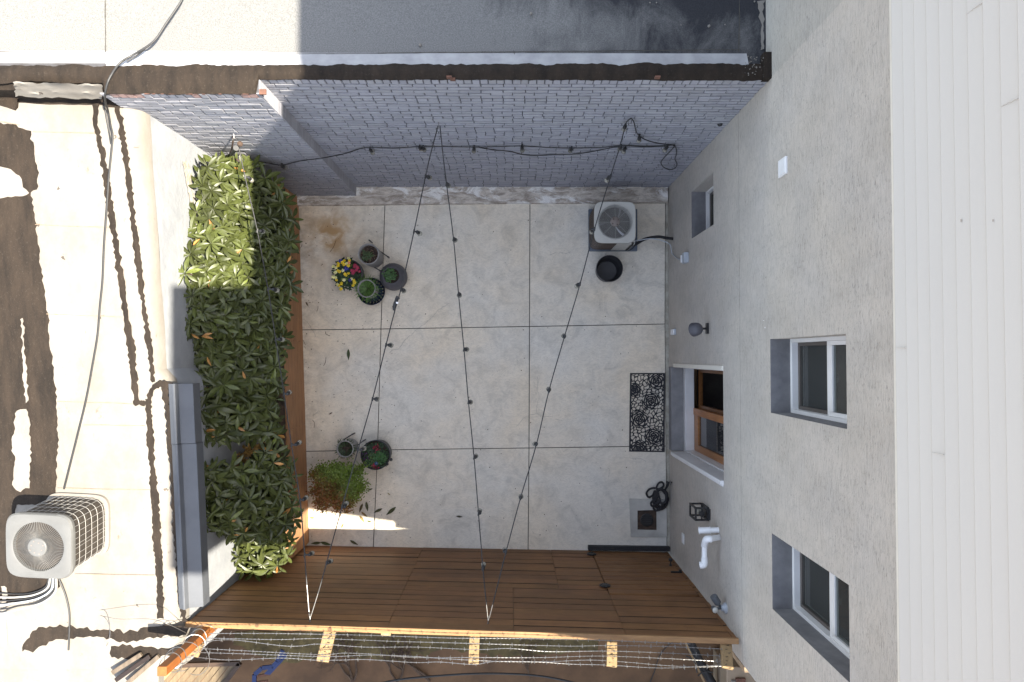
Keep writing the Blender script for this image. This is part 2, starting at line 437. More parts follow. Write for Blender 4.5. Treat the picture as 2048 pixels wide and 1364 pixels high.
MT['coil'] = mat('condenser_coil', (0.055, 0.045, 0.035), (0.025, 0.02, 0.017), 9, 0.6, 0.2, 0.6, 120, 0.005, (1, 1, 4))
MT['brown'] = mat('brown_louvre', (0.085, 0.06, 0.042), (0.05, 0.035, 0.026), 9, 0.5)
MT['hub'] = mat('fan_hub', (0.24, 0.20, 0.175), (0.18, 0.15, 0.13), 20, 0.6)
MT['pad'] = mat('slate_blue_pad', (0.13, 0.155, 0.195), (0.10, 0.12, 0.15), 12, 0.7)
MT['rust'] = mat('warm_metal', (0.30, 0.17, 0.10), (0.20, 0.10, 0.06), 12, 0.5, 0.4)
MT['alley'] = mat('alley_concrete', (0.155, 0.088, 0.044), (0.085, 0.048, 0.025), 2.2, 0.9, bs=0.4, bscale=30)
MT['moss'] = mat('mossy_soil', (0.13, 0.10, 0.04), (0.065, 0.05, 0.022), 9, 0.95, bs=0.6, bscale=50)
MT['blue'] = mat('blue_steel', (0.010, 0.028, 0.12), (0.006, 0.018, 0.08), 10, 0.35)
MT['crack'] = mat('joint_dirt', (0.075, 0.07, 0.06), (0.04, 0.035, 0.03), 30, 0.95)
MT['tan'] = mat('tan_seam', (0.26, 0.20, 0.14), (0.16, 0.12, 0.08), 20, 0.9)
# ================================================================= SETTING
XW = PZ(1337, 650, 0).x                       # face of the tall stucco building
KZ = 0.06                                     # kerb height
YB = PZ(1030, 372.5, KZ).y                    # right part of the brick wall
YB2 = PZ(650, 390, KZ).y                      # left part stands forward
XB = PZ(712, 389, KZ).x
ZB = PY(1400, 158, YB).z                      # top of brick
FA = PZ(620, 1091, 0); FB = PZ(1341, 1104, 0) # foot of the fence
FD = (FB - FA).normalized(); FN = Vector((FD.y, -FD.x, 0))   # outward normal, points south
if FN.y > 0: FN = -FN
def PF(px, py, off=0.0):                       # point on the fence plane (offset outwards)
    return PP(px, py, FA + FN * off, FN)
XL = -3.10                                    # face of the low building on the left
RN = Vector((0, -0.117, 1)).normalized()      # its roof slopes down to the south
RP = Vector((0, -2.6, 2.70))
def PR(px, py, lift=0.0):
    return PP(px, py, RP + RN * lift, RN)
def zr(y): return 2.70 + 0.117 * (y + 2.6)

def jag(pts, amp=0.012, step=0.04, seed=0, closed=True):
    """world outline with a ragged edge"""
    out = []; n = len(pts); rr = random.Random(seed)
    for i in range(n if closed else n - 1):
        a = Vector(pts[i]); b = Vector(pts[(i + 1) % n]); L = (b - a).length; k = max(1, int(L / step))
        d = (b - a).normalized(); nn = Vector((-d.y, d.x, 0))
        for j in range(k):
            p = a.lerp(b, j / k)
            if j or True:
                q = mnoise.noise(p * 5) * 0.7 + mnoise.noise(p * 26) * 1.0 + rr.uniform(-0.75, 0.75)
                p = p + nn * q * amp
            out.append(p)
    return out
def ribbon(pxs, wpx, fn, amp=0.012, seed=0, step=0.03):
    c = smoothpts([fn(*p) for p in pxs], 5)
    w2 = wpx
    L = []; R_ = []
    for i, p in enumerate(c):
        t = (c[min(i + 1, len(c) - 1)] - c[max(i - 1, 0)]).normalized(); nn = Vector((-t.y, t.x, 0)).normalized()
        wd = w2 * (0.5 + 0.18 * mnoise.noise(p * 2.3))
        L.append(p + nn * wd); R_.append(p - nn * wd)
    return jag(L + R_[::-1], amp, step, seed)

# ground sheet and alley
g = MB(); S = 300
g.quad((-S, -S, -0.16), (S, -S, -0.16), (S, S, -0.16), (-S, S, -0.16))
struct('ground', g, MT['alley'])
a = MB()
moss = [PZ(720, 1262, -0.15), PZ(1190, 1268, -0.15), PZ(1195, 1305, -0.15), PZ(1010, 1312, -0.15), PZ(900, 1300, -0.15), PZ(780, 1322, -0.15), PZ(660, 1310, -0.15), PZ(560, 1330, -0.15), PZ(470, 1290, -0.15), PZ(470, 1262, -0.15)]
a.poly(jag(moss, 0.03, 0.08, 5), 0)
struct('moss_strip', a, MT['moss'])

# patio slabs with real joints
p = MB()
jx = [[PZ(*q) for q in ((590, 396), (588, 660), (600, 903), (600, 1110))],
      [PZ(*q) for q in ((770, 396), (762, 658), (755, 900), (746, 1110))],
      [PZ(*q) for q in ((1060, 396), (1059, 653), (1058, 896), (1056, 1110))],
      [PZ(*q) for q in ((1331, 396), (1330, 648), (1332, 892), (1334, 1110))]]
gp = 0.008
for i in range(3):
    for j in range(3):
        A, B, C, D = jx[i][j], jx[i + 1][j], jx[i + 1][j + 1], jx[i][j + 1]
        A = A + Vector((gp, -gp, 0)); B = B + Vector((-gp, -gp, 0)); C = C + Vector((-gp, gp, 0)); D = D + Vector((gp, gp, 0))
        lo = [q + Vector((0, 0, -0.05)) for q in (A, B, C, D)]
        p.add([A, B, C, D] + lo, [(0, 1, 2, 3), (0, 1, 5, 4), (1, 2, 6, 5), (2, 3, 7, 6), (3, 0, 4, 7)])
struct('patio', p, MT['patio'], bevel=0.003)
p = MB(); p.quad((-3.3, -2.75, -0.03), (2.4, -2.75, -0.03), (2.4, 2.5, -0.03), (-3.3, 2.5, -0.03)); struct('joint_fill', p, MT['crack'])
p = MB()
A, B, C, D = jx[3]
e = [PZ(1331.5, 396, 0.004), PZ(1330.5, 648, 0.004), PZ(1332.5, 892, 0.004), PZ(1335, 1110, 0.004)]
for i in range(3):
    q = [e[i], Vector((XW + 0.05, e[i].y, 0.004)), Vector((XW + 0.05, e[i + 1].y, 0.004)), e[i + 1]]
    p.add(q + [v - Vector((0, 0, 0.05)) for v in q], [(0, 1, 2, 3), (0, 3, 7, 4)])
struct('edge_strip', p, mat('pale_mortar_strip', (0.42, 0.40, 0.34), (0.26, 0.24, 0.19), 9, 0.9, bs=0.4))
k = MB()
kp = [PZ(585, 411, KZ), PZ(760, 409, KZ), PZ(1000, 406.5, KZ), PZ(1336, 405, KZ)]
for i in range(3):
    A, B = kp[i], kp[i + 1]; A2 = Vector((A.x, YB + 0.2, KZ)); B2 = Vector((B.x, YB + 0.2, KZ))
    dz = Vector((0, 0, -0.1))
    k.add([A, B, B2, A2, A + dz, B + dz], [(0, 1, 2, 3), (0, 4, 5, 1)])
struct('kerb', k, MT['kerb'])

MT['joint'] = mat('painted_joint', (0.23, 0.23, 0.25), (0.16, 0.16, 0.17), 9, 0.9)
# ================================================================= BRICK BUILDING (north)
bb = thing('brick_building', 'low building with grey painted brick wall, black tarred parapet and aged silver roof', 'building', (0, YB, 0))
def brickwall(mb, x0, x1, y, z0, z1, seed):
    rr = random.Random(seed); ch = 0.0625; L = 0.188; jt = 0.006
    nrow = int(round((z1 - z0) / ch)); z = z1
    for r in range(nrow):
        head = r == 0; ch = 0.094 if head else 0.0625
        z -= ch
        bl = 0.066 if head else L
        x = x0 - (rr.uniform(0, 1) * 0.014 + (0.094 if r % 2 else 0)) if not head else x0
        zz = z
        while x < x1:
            w_ = bl * rr.uniform(0.985, 1.015) if not head else bl
            if not head and (rr.random() < 0.02 or r % 7 == 6): w_ *= 0.5
            a_, b_ = max(x, x0), min(x + w_ - jt, x1)
            x += w_
            if b_ - a_ < 0.012: continue
            fill = rr.random()
            d = 0.009 + rr.uniform(-0.0025, 0.003)
            g_ = rr.uniform(0.90, 1.08); cc = (g_, g_, g_ * rr.uniform(0.98, 1.03))
            bott = zz + (0.0085 if fill > 0.12 else 0.003); tl = rr.uniform(-0.0015, 0.0015)
            right = b_ + (0.005 if rr.random() < 0.18 else 0)
            x_a, x_b = a_, right
            y0 = y - d; bv = 0.004
            top = zz + ch - 0.0005
            vs = [(x_a, y, bott), (x_b, y, bott), (x_b, y, top), (x_a, y, top),
                  (x_a + bv, y0, bott + bv + tl), (x_b - bv, y0 + tl, bott + bv), (x_b - bv, y0, top - bv), (x_a + bv, y0, top - bv - tl)]
            mi = 0
            if head and seed == 1 and rr.random() < 0.3: cc = (1.3, 0.85, 0.7)
            mb.add(vs, [(4, 5, 6, 7), (0, 1, 5, 4), (1, 2, 6, 5), (3, 0, 4, 7)], mi, False, cc); mb.add([vs[2], vs[3], vs[7], vs[6]], [(0, 1, 2, 3)], 1, False, cc)
XR = XW
YFL = PZ(100, 163, ZB).y
wall = MB(); brickwall(wall, XB, XR, YB, KZ, ZB, 2)
brickwall(wall, -3.30, XB, YB2, KZ, ZB, 1)
# side face of the step between the two planes
ch = 0.0625
for r in range(int((ZB - KZ) / ch)):
    zt = ZB - r * ch
    wall.box2((XB, YB2 - 0.008 + (0.0 if r % 2 else 0.002), zt - ch + 0.0015), (XB + 0.008 + RND.uniform(-0.002, 0.002), YB, zt), 0, (RND.uniform(0.9, 1.08),) * 3)
wall.build('brick_wall', [MT['paint'], MT['joint']], bb, fixn=True)
bk = MB()
bk.box2((XB + 0.001, YB, KZ - 0.2), (XR, YB + 0.08, ZB), 0); bk.box2((-3.25, YB2, KZ - 0.2), (XB, YB2 + 0.15, ZB), 0); bk.box2((-9.5, YFL + 0.05, KZ - 0.2), (-3.26, YFL + 0.15, ZB), 0)
bk.build('wall_core', MT['mortar'], bb)
# bare orange bricks where the paint has gone along the top of the left part
rb = MB()
for i in range(19):
    x = -3.2 + i * 0.066 + U(-0.01, 0.01)
    if RND.random() < 0.55: rb.box2((x, YB2 - 0.0125, ZB - U(0.004, 0.012)), (x + U(0.02, 0.055), YB2 + 0.03, ZB + 0.004), 0)
for (px, py) in ((898, 152), (905, 156), (1315, 152)):
    q = PY(px, py, YB); rb.box2((q.x - 0.02, YB - 0.014, q.z - 0.03), (q.x + 0.022, YB, q.z + 0.01), 0)
rb.build('bare_brick', MT['redbrick'], bb)

# tarred parapet cap, draped in strips with a ragged lower edge
zt = ZB + 0.012
def strip_sheet(xs, f0, f1, th=0.012):
    mb = MB(); vs = []
    for x in xs: vs += [f0(x), f1(x)]
    n = len(xs)
    mb.add(vs, [(2 * i, 2 * i + 2, 2 * i + 3, 2 * i + 1) for i in range(n - 1)], 0, True)
    lo = [(v[0], v[1], v[2] - th) for v in vs]
    mb.add([vs[2 * i] for i in range(n)] + [lo[2 * i] for i in range(n)], [(i, i + 1, n + i + 1, n + i) for i in range(n - 1)], 0)
    return mb
xs = [-9.5 + i * 0.022 for i in range(int((XR + 9.5) / 0.022))] + [XR]
ylow = lambda x: (YFL + 0.02 * mnoise.noise(Vector((x * 3, 0, 0))) if x < -3.27 else (YB2 if x < XB - 0.02 else YB))
def wob(x, a=1.0, s=0.0): return a * (mnoise.noise(Vector((x * 5, s, 0))) * 0.02 + mnoise.noise(Vector((x * 22, s, 3))) * 0.010)
YT = PZ(1000, 127, zt).y            # back edge of the tar on the parapet
YTL = PZ(300, 131, zt).y
def yback(x):
    tt = min(1, max(0, (x + 3.2) / 4.0)); return YTL + (YT - YTL) * tt
tar = MB()
rows = 7
for i in range(len(xs)):
    x = xs[i]; y0 = ylow(x) - 0.012 + 0.5 * wob(x, 1, 9); y1 = yback(x) + wob(x, 1.2, 4)
    for r in range(rows):
        q = r / (rows - 1); y = y0 + (y1 - y0) * q
        z = zt + 0.010 * mnoise.noise(Vector((x * 3, y * 6, 1))) + (0.025 * math.sin(q * math.pi)) - (0.004 if r == 0 else 0)
        tar.v.append((x, y, z))
for i in range(len(xs) - 1):
    for r in range(rows - 1):
        a_ = i * rows + r; tar.f.append([a_, a_ + rows, a_ + rows + 1, a_ + 1]); tar.m.append(0); tar.sm.append(True); tar.c.append(None)
for i in range(len(xs) - 1):   # lip
    A = tar.v[i * rows]; B = tar.v[(i + 1) * rows]
    tar.add([A, B, (B[0], B[1], B[2] - 0.008 + .004 * math.sin(i * 1.7)), (A[0], A[1], A[2] - 0.008 + .004 * math.sin(i * 1.7 - 1.7))], [(0, 1, 2, 3)])
# tar runs over the low roof corner on the far left
blob = [(0, 190), (20, 186), (34, 200), (34, 214), (28, 222), (12, 216), (0, 210)]
tar.poly(jag([PR(*q, 0.02) for q in blob], 0.012, 0.04, 3), 0, None, 0.02)
# raised black end block against the stucco wall
q0 = PZ(1528, 104, ZB + 0.05); q1 = PZ(1541, 156, ZB + 0.05)
tar.box2((q0.x - 0.0, q1.y, ZB - 0.03), (XR + 0.03, q0.y, ZB + 0.055), 0)
tar.build('tar_cap', MT['tar'], bb, fixn=True)

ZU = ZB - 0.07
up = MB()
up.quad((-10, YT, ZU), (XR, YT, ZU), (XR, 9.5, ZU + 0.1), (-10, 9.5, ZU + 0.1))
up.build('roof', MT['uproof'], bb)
fl = MB()   # white coated cant strip between tar and roof
for i in range(0, len(xs) - 4, 4):
    A, B = xs[i], xs[i + 4]
    if B > XR - 0.1: break
    def yy(x): return PZ(1019, 109.5, ZU + 0.02).y + 0.02 + (0.012 if x < -2 else 0)
    ya, yb = yy(A), yy(B)
    fl.add([(A, yback(A) - 0.03, zt - 0.01), (B, yback(B) - 0.03, zt - 0.01), (B, yb, ZU + 0.006), (A, ya, ZU + 0.006)], [(0, 1, 2, 3)], 0, True)
fl.build('cant_strip', mat('white_coated_strip', (.36, .36, .36), (.27, .27, .275), 7, .8), bb)
sm = MB()   # lap seams in the roll roofing
def seam(mb, pts, fn, w_=0.004, m=0, th=0.003):
    c = [fn(*q) for q in pts]
    for a_, b_ in zip(c[:-1], c[1:]):
        k_ = max(1, int((b_ - a_).length / 0.07)); d = (b_ - a_).normalized(); nn = Vector((-d.y, d.x, 0))
        for j in range(k_):
            p0 = a_.lerp(b_, j / k_); p1 = a_.lerp(b_, (j + 1) / k_)
            ww = w_ * (0.6 + 0.9 * abs(mnoise.noise(p0 * 11))); 
            o = nn * (mnoise.noise(p0 * 4) * 0.004)
            mb.add([p0 + nn * ww + o, p1 + nn * ww + o, p1 - nn * ww + o, p0 - nn * ww + o], [(0, 1, 2, 3)], m)
PU = lambda px, py: PZ(px, py, ZU + 0.012)
seam(sm, [(-20, 103), (210, 108)], PU, 0.006); seam(sm, [(211, 0), (211, 108)], PU, 0.005); seam(sm, [(211, 109), (600, 108), (1480, 99)], PU, 0.0035)
seam(sm, [(1027, 100), (1030, 112)], PU, 0.003); seam(sm, [(1479, 0), (1478, 104)], PU, 0.004)
seam(sm, [(374, 109), (374, 116)], PU, 0.003)
sm.build('roof_seam', MT['crack'], bb)
# paler patch with torn edges beside the stucco wall
pp = MB()
pp.poly(jag([PU(1514, 0), PU(1528, 0), PU(1528, 100), PU(1519, 100), PU(1522, 50)], 0.012, 0.03, 8), 0)
pp.build('patch', MT['roofw'], bb)
# scattered grit lumps
gr = MB()
for (px, py, r_) in ((840, 90, .013), (1062, 27, .012), (709, 60, .006), (1313, 5, .006), (1418, 52, .012), (1450, 49, .006), (1509, 3, .007), (1362, 50, .005), (1300, 5, .006)):
    c = PZ(px, py, ZU + 0.02); gr.lathe([(0.001, -r_), (r_, -r_ * .4), (r_ * .9, r_ * .5), (0.001, r_)], c, 7)
for i in range(60):
    c = PZ(U(1490, 1536), U(112, 154), ZB + 0.05); r_ = U(.001, .004); gr.box(c, (r_ * 2, r_ * 2, r_))
gr.build('grit', MT['roofw'], bb)

# ================================================================= LOW BUILDING (west)
lb = thing('flat_roof_building', 'low building with white coated roof, brown tar seams and pale rendered side wall', 'building', (XL, 0, 0))
YS = -2.86
def RPT(x, y, l=0.0): return Vector((x, y, zr(y) + l))
yT = PR(100, 170).y + 0.35
YGUT = PZ(385, 767, zr(-0.28) - 0.02).y
# roof skin with rolled edge that drops to the wall
NY = 60; prof = [(-6.6, 0), (-0.62, 0), (-0.30, 0.0), (-0.16, -0.012), (-0.07, -0.04), (-0.015, -0.10), (0.0, -0.20)]
rf = MB(); n = len(prof)
for j in range(NY + 1):
    y = YS + (yT - YS) * j / NY
    for (dx, dz) in prof:
        nz = 0.008 * mnoise.noise(Vector((dx * 2, y * 1.7, 0))) if dx > -6 else 0
        wx = 0.012 * mnoise.noise(Vector((0, y * 1.3, 5))) if dx > -0.4 else 0
        edge = -0.05 * max(0, min(1, (y + 0.2) / 2.2))   # the wall line leans a little west to the north
        sh = 0.10 * max(0, min(1, (YGUT + 0.12 - y) / 0.1))
        rf.v.append((XL + dx + (wx + edge + sh if dx > -1 else 0), y, zr(y) + dz + nz))
for j in range(NY):
    for i in range(n - 1):
        a_ = j * n + i; rf.f.append([a_, a_ + 1, a_ + n + 1, a_ + n]); rf.m.append(0); rf.sm.append(True); rf.c.append(None)
rf.build('roof', MT['roofw'], lb)
wl = MB()
NZ = 24
for j in range(NY + 1):
    y = YS + (yT - YS) * j / NY
    for i in range(NZ + 1):
        z = -0.15 + (zr(y) - 0.19 + 0.15) * i / NZ
        edge = -0.05 * max(0, min(1, (y + 0.2) / 2.2))
        sh = 0.10 * max(0, min(1, (YGUT + 0.12 - y) / 0.1))
        wl.v.append((XL + sh + edge + 0.012 * mnoise.noise(Vector((0, y * 1.3, 5))) + 0.012 * mnoise.noise(Vector((z * 1.6, y * 1.6, 8))), y, z))
for j in range(NY):
    for i in range(NZ):
        a_ = j * (NZ + 1) + i; wl.f.append([a_, a_ + NZ + 1, a_ + NZ + 2, a_ + 1]); wl.m.append(0); wl.sm.append(True); wl.c.append(None)
wl.build('side_wall', MT['lwall'], lb)
ex = MB(); ex.box2((XL - 6.6, -3.7, zr(YS) - 0.12), (XL - 0.12, YS + 0.002, zr(YS) - 0.012)); ex.build('rear_roof', MT['roofw'], lb)
ew = MB(); ew.box2((XL - 0.215, YS - 0.02, -0.15), (XL + 0.04, YS + 0.1, zr(YS) - 0.05)); ew.build('end_wall', MT['lwall'], lb)
fi = MB(); nn_ = 60
for i in range(nn_ + 1):
    x = -9.5 + (9.5 - 3.27) * i / nn_; w_ = 0.03 * mnoise.noise(Vector((x * 2, 1, 1)))
    yA = PR(100, 214).y + w_
    for (y, z) in ((yA, zr(yA) - 0.004), (yA + 0.06, zr(yA) + 0.02), (YFL - 0.05, ZB - 0.05), (YFL + 0.03, ZB - 0.01)): fi.v.append((x, y, z + 0.008 * mnoise.noise(Vector((x * 4, y * 6, 0)))))
for i in range(nn_):
    for j in range(3): a_ = i * 4 + j; fi.f.append([a_, a_ + 4, a_ + 5, a_ + 1]); fi.m.append(0); fi.sm.append(True); fi.c.append(None)
fi.build('fillet', MT['tar'], lb)
# tar bands
T = MB()
TL = 0.006
def tpoly(px, seed, amp=0.012, lift=TL, m=0): T.poly(jag([PR(*q, lift) for q in px], amp, 0.03, seed), m, None, 0.006)
tpoly([(-40, 246), (0, 245), (30, 249), (60, 262), (68, 300), (78, 345), (72, 366), (76, 372), (60, 385), (46, 374), (40, 350), (22, 336), (0, 333), (-40, 340)], 11)
tpoly([(-40, 398), (0, 396), (46, 393), (60, 384), (66, 420), (75, 480), (85, 560), (92, 620), (104, 720), (113, 800), (115, 880), (112, 940), (112, 985), (112, 1010), (30, 1010), (14, 1190), (0, 1205), (-40, 1210)], 12)
tpoly([(14, 1120), (120, 1150), (118, 1172), (92, 1190), (60, 1205), (10, 1205)], 13)
def trib(px, wd, seed, lift=TL): T.poly(ribbon(px, wd, lambda a_, b_: PR(a_, b_, lift), 0.012, seed, 0.02), 0, None, 0.006)
trib([(192, 195), (192, 250), (208, 330), (219, 410), (236, 520), (248, 610), (262, 700), (272, 790), (276, 808)], 0.050, 21)
trib([(234, 212), (243, 260), (257, 360), (270, 470), (283, 580), (298, 690), (306, 765)], 0.040, 22, TL + 0.001)
trib([(268, 804), (285, 806), (296, 803), (300, 790), (308, 774), (325, 768), (345, 772)], 0.05, 23, TL + 0.002)
trib([(296, 800), (300, 870), (305, 950), (312, 1030), (313, 1080), (319, 1150), (321, 1238)], 0.060, 24, TL + 0.003)
trib([(328, 773), (337, 838), (343, 930), (348, 1010), (354, 1090), (359, 1150), (368, 1245)], 0.045, 25, TL + 0.004)
tpoly([(40, 1300), (60, 1268), (85, 1255), (140, 1252), (200, 1262), (260, 1262), (330, 1248), (372, 1255), (372, 1272), (300, 1276), (240, 1285), (180, 1272), (120, 1280), (84, 1290), (66, 1302)], 31, 0.02)
tpoly([(222, 1290), (260, 1292), (330, 1298), (372, 1300), (372, 1312), (300, 1318), (222, 1315)], 32, 0.02)
T.build('tar_seam', MT['tar'], lb, fixn=True)
def wpoly(px, seed):
    W = MB(); W.poly(jag([PR(*q, TL + 0.006) for q in px], 0.012, 0.025, seed), 0, None, 0.005); W.build('bare_patch', MT['roofw'], lb)
wpoly([(28, 845), (34, 822), (52, 818), (58, 850), (62, 905), (58, 975), (40, 985), (26, 975), (27, 930), (24, 890)], 41)
wpoly([(42, 640), (46, 636), (50, 720), (57, 800), (54, 806), (46, 760)], 42)
wpoly([(3, 1170), (14, 1175), (12, 1225), (2, 1230)], 43)
# lap seams
s2 = MB(); PRs = lambda a_, b_: PR(a_, b_, 0.008)
for pts in ([(66, 263), (190, 266)], [(70, 449), (218, 455)], [(93, 628), (245, 634)], [(114, 803), (272, 808)], [(115, 976), (300, 980)], [(150, 1148), (310, 1151)],
            [(0, 243), (40, 250)], [(268, 293), (280, 292)], [(13, 1240), (15, 1290)], [(167, 850), (290, 852)]):
    seam(s2, pts, PRs, 0.0028)
s2.build('roof_seam', MT['tan'], lb)
# loose crumpled white flap near the parapet
fp = MB(); nx, ny = 26, 8
for i in range(nx + 1):
    for j in range(ny + 1):
        u_, v_ = i / nx, j / ny
        px = 26 + 178 * u_ + (1 - u_) * v_ * 6 + 5 * mnoise.noise(Vector((v_ * 9, 2.2, 0))); py = 164 + 5 * u_ + v_ * (30 + 6 * mnoise.noise(Vector((u_ * 5, 0, 1)))) + 5 * mnoise.noise(Vector((u_ * 9, 0, 7)))
        lift = 0.02 + 0.035 * (1 - v_) + 0.05 * max(0, mnoise.noise(Vector((u_ * 3 + v_ * 2.5, v_ * 4, 4)))) + 0.035 * v_
        zb__ = zr(0) 
        q0_ = PR(px, 205, 0); tz = max(0.0, min(1.0, (208 - py) / 42.0)); zz__ = q0_.z + (ZB - q0_.z) * tz + 0.015 + lift; fp.v.append(tuple(PZ(px, py, zz__)))
for i in range(nx):
    for j in range(ny):
        a_ = i * (ny + 1) + j; fp.f.append([a_, a_ + 1, a_ + ny + 2, a_ + ny + 1]); fp.m.append(0); fp.sm.append(True); fp.c.append(None)
fp.build('loose_flap', MT['roofw'], lb)
# grey metal gutter box along the south half of the eave
gb = MB(); gy0 = PP(345, 766, (0, -0.3, zr(-0.3)), RN).y
ya = PZ(385, 767, zr(-0.28) - 0.02).y; yb = PZ(408, 1214, zr(-2.3) - 0.03).y
def gq(y):
    z = zr(y)
    return [v + Vector((0.138, 0, 0)) for v in _gq(y, z)]
def _gq(y, z):
    return [Vector((XL - 0.035, y, z + 0.010)), Vector((XL + 0.02, y, z + 0.045)), Vector((XL + 0.035, y, z + 0.045)), Vector((XL + 0.045, y, z - 0.005)), Vector((XL + 0.160, y, z - 0.035)), Vector((XL + 0.160, y, z - 0.17)), Vector((XL, y, z - 0.17))]
ym = PZ(395, 887, zr(-0.9) - 0.02).y
for (s_, e_, dd) in ((ya, ym, 0.0), (ym - 0.001, yb, 0.006)):
    A = [v + Vector((dd * (i >= 3), 0, -dd * 0.5)) for i, v in enumerate(gq(s_))]; B = [v + Vector((dd * (i >= 3), 0, -dd * 0.5)) for i, v in enumerate(gq(e_))]
    m_ = len(A); gb.add(A + B, [(i, (i + 1) % m_, (i + 1) % m_ + m_, i + m_) for i in range(m_)] + [tuple(range(m_)), tuple(range(m_, 2 * m_))])
gb.build('gutter_box', MT['flash'], lb, bevel=0.003)
# bare render scar on the wall top by the brick corner
sc_ = MB()
def wallx(y, z):
    return XL - 0.05 * max(0, min(1, (y + 0.2) / 2.2)) + 0.012 * mnoise.noise(Vector((0, y * 1.3, 5))) + 0.012 * mnoise.noise(Vector((z * 1.6, y * 1.6, 8)))
def PXL(a_, b_):
    q = PX(a_, b_, XL - 0.04)
    for _ in range(4): q = PX(a_, b_, wallx(q.y, q.z) + 0.014)
    return q
L_ = [PXL(366 + 26 * t + 5 * mnoise.noise(Vector((t * 9, 0, 1))), 322 + 150 * t) for t in [i / 22 for i in range(23)]]
R_ = [PXL(378 + 24 * t + 5 * mnoise.noise(Vector((t * 9, 5, 1))) - 14 * max(0, t - .8), 322 + 150 * t) for t in [i / 22 for i in range(23)]]
sc_.add(L_ + R_, [(i, i + 1, 24 + i, 23 + i) for i in range(22)], 0, True)
sc_.build('render_scar', mat('old_render', (0.40, 0.375, 0.34), (0.30, 0.26, 0.20), 9, 0.9, bs=0.8, bscale=30, bd=.02), lb)

# ================================================================= STUCCO BUILDING (east)
sb = thing('apartment_building', 'tall building with raked grey stucco wall and white siding above, windows and a wooden door', 'building', (XW, 0, 0))
ZS = PX(1788, 400, XW).z
Y1, Y0 = 10.0, -2.77
def yz(px, py): q = PX(px, py, XW); return (q.y, q.z)
op = {}
z_lo = PX(1541, 750, XW).z; z_hi = PX(1693, 750, XW).z
op['w2'] = (yz(1693, 858)[0], yz(1541, 678)[0], z_lo, z_hi)
op['w3'] = ((yz(1542, 1218)[0] + yz(1695, 1357)[0]) / 2, (yz(1542, 1070)[0] + yz(1695, 1162)[0]) / 2, z_lo, z_hi)
op['w1'] = ((yz(1383, 475)[0] + yz(1427, 452)[0]) / 2, (yz(1383, 380)[0] + yz(1427, 348)[0]) / 2, PX(1383, 420, XW).z, PX(1427, 400, XW).z)
op['door'] = (yz(1447, 962)[0], yz(1447, 740)[0], -0.02, PX(1447, 850, XW).z)
ys = sorted({Y0, Y1, YB, YB + 0.5} | {v for o in op.values() for v in o[:2]}); zs = sorted({-0.2, ZS, ZB, ZB - 0.3} | {v for o in op.values() for v in o[2:]})
sw = MB()
for i in range(len(ys) - 1):
    for j in range(len(zs) - 1):
        cy, cz = (ys[i] + ys[i + 1]) / 2, (zs[j] + zs[j + 1]) / 2
        if any(o[0] < cy < o[1] and o[2] < cz < o[3] for o in op.values()): continue
        if cy > YB and cz < ZB - 0.31: continue
        mi = 1 if cy > YB else 0
        sw.quad((XW, ys[i], zs[j]), (XW, ys[i + 1], zs[j]), (XW, ys[i + 1], zs[j + 1]), (XW, ys[i], zs[j + 1]), mi)
DEP = {'w1': 0.17, 'w2': 0.165, 'w3': 0.165, 'door': 0.16}
for k_, (a_, b_, c_, d_) in op.items():
    D_ = DEP[k_]; X2 = XW + D_
    sw.quad((XW, b_, c_), (X2, b_, c_), (X2, b_, d_), (XW, b_, d_), 0)       # north reveal
    sw.quad((XW, a_, c_), (X2, a_, c_), (X2, a_, d_), (XW, a_, d_), 2 if k_ != 'door' else 0)
    sw.quad((XW, a_, d_), (X2, a_, d_), (X2, b_, d_), (XW, b_, d_), 0)
    if k_ != 'door': sw.quad((XW, a_, c_), (X2, a_, c_), (X2, b_, c_), (XW, b_, c_), 2)
sw.quad((XW, Y0, -0.2), (XW + 7, Y0, -0.2), (XW + 7, Y0, ZS + 0.4), (XW, Y0, ZS + 0.4), 0)
sw.build('stucco_wall', [MT['stucco'], MT['stucco2'], MT['sill']], sb, fixn=False)
tr = MB(); tr.box2((XW - 0.014, Y0 - 0.005, ZS), (XW + 0.05, Y1, ZS + 0.026)); tr.build('trim_board', MT['cream'], sb, bevel=0.002)
# siding: overlapping courses with a real step, staggered butt joints
sd = MB(); c_ = 0.1015; z = ZS + 0.026; Y0u = -2.69; r = 0
TN, TS = 9.50, 10.95; YSPL = -0.10
while z < TS:
    za, zb_ = z, z + c_
    for (yy0, yy1, top) in ((Y0u, YSPL, TS), (YSPL, Y1, TN)):
        if zb_ > top + 0.01: continue
        xo = XW - 0.018
        sd.add([(xo + 0.0075, yy0, za), (xo + 0.0075, yy1, za), (xo + 0.001, yy1, za), (xo + 0.001, yy0, za),
                (xo - 0.0, yy0, za + 0.004), (xo - 0.0, yy1, za + 0.004), (xo + 0.0025, yy1, za + c_ * .35), (xo + 0.0025, yy0, za + c_ * .35),
                (xo + 0.0070, yy0, zb_), (xo + 0.0070, yy1, zb_)],
               [(0, 1, 2, 3), (3, 2, 5, 4), (4, 5, 6, 7), (7, 6, 9, 8)])
    z += c_; r += 1
for (px, py, qx, qy) in ((1796, 695, 1842, 693), (1950, 15, 1976, 0), (2018, 205, 2048, 191), (1866, 905, 1893, 918)):
    A = PX(px, py, XW - 0.019); zz0 = ZS + 0.026 + c_ * math.floor((A.z - ZS - 0.026 + 0.01) / c_)
    for t_ in range(1 if px > 1800 else 1):
        sd.box2((XW - 0.0205, A.y - 0.0012, zz0 + 0.003), (XW - 0.010, A.y + 0.0012, zz0 + c_ * (1 if px > 1800 else 1)))
sd.build('upper_wall', MT['siding'], sb, fixn=True)
MT['cream2'] = mat('siding_scuff', (.42, .37, .31), (.36, .31, .26), 9, .8)
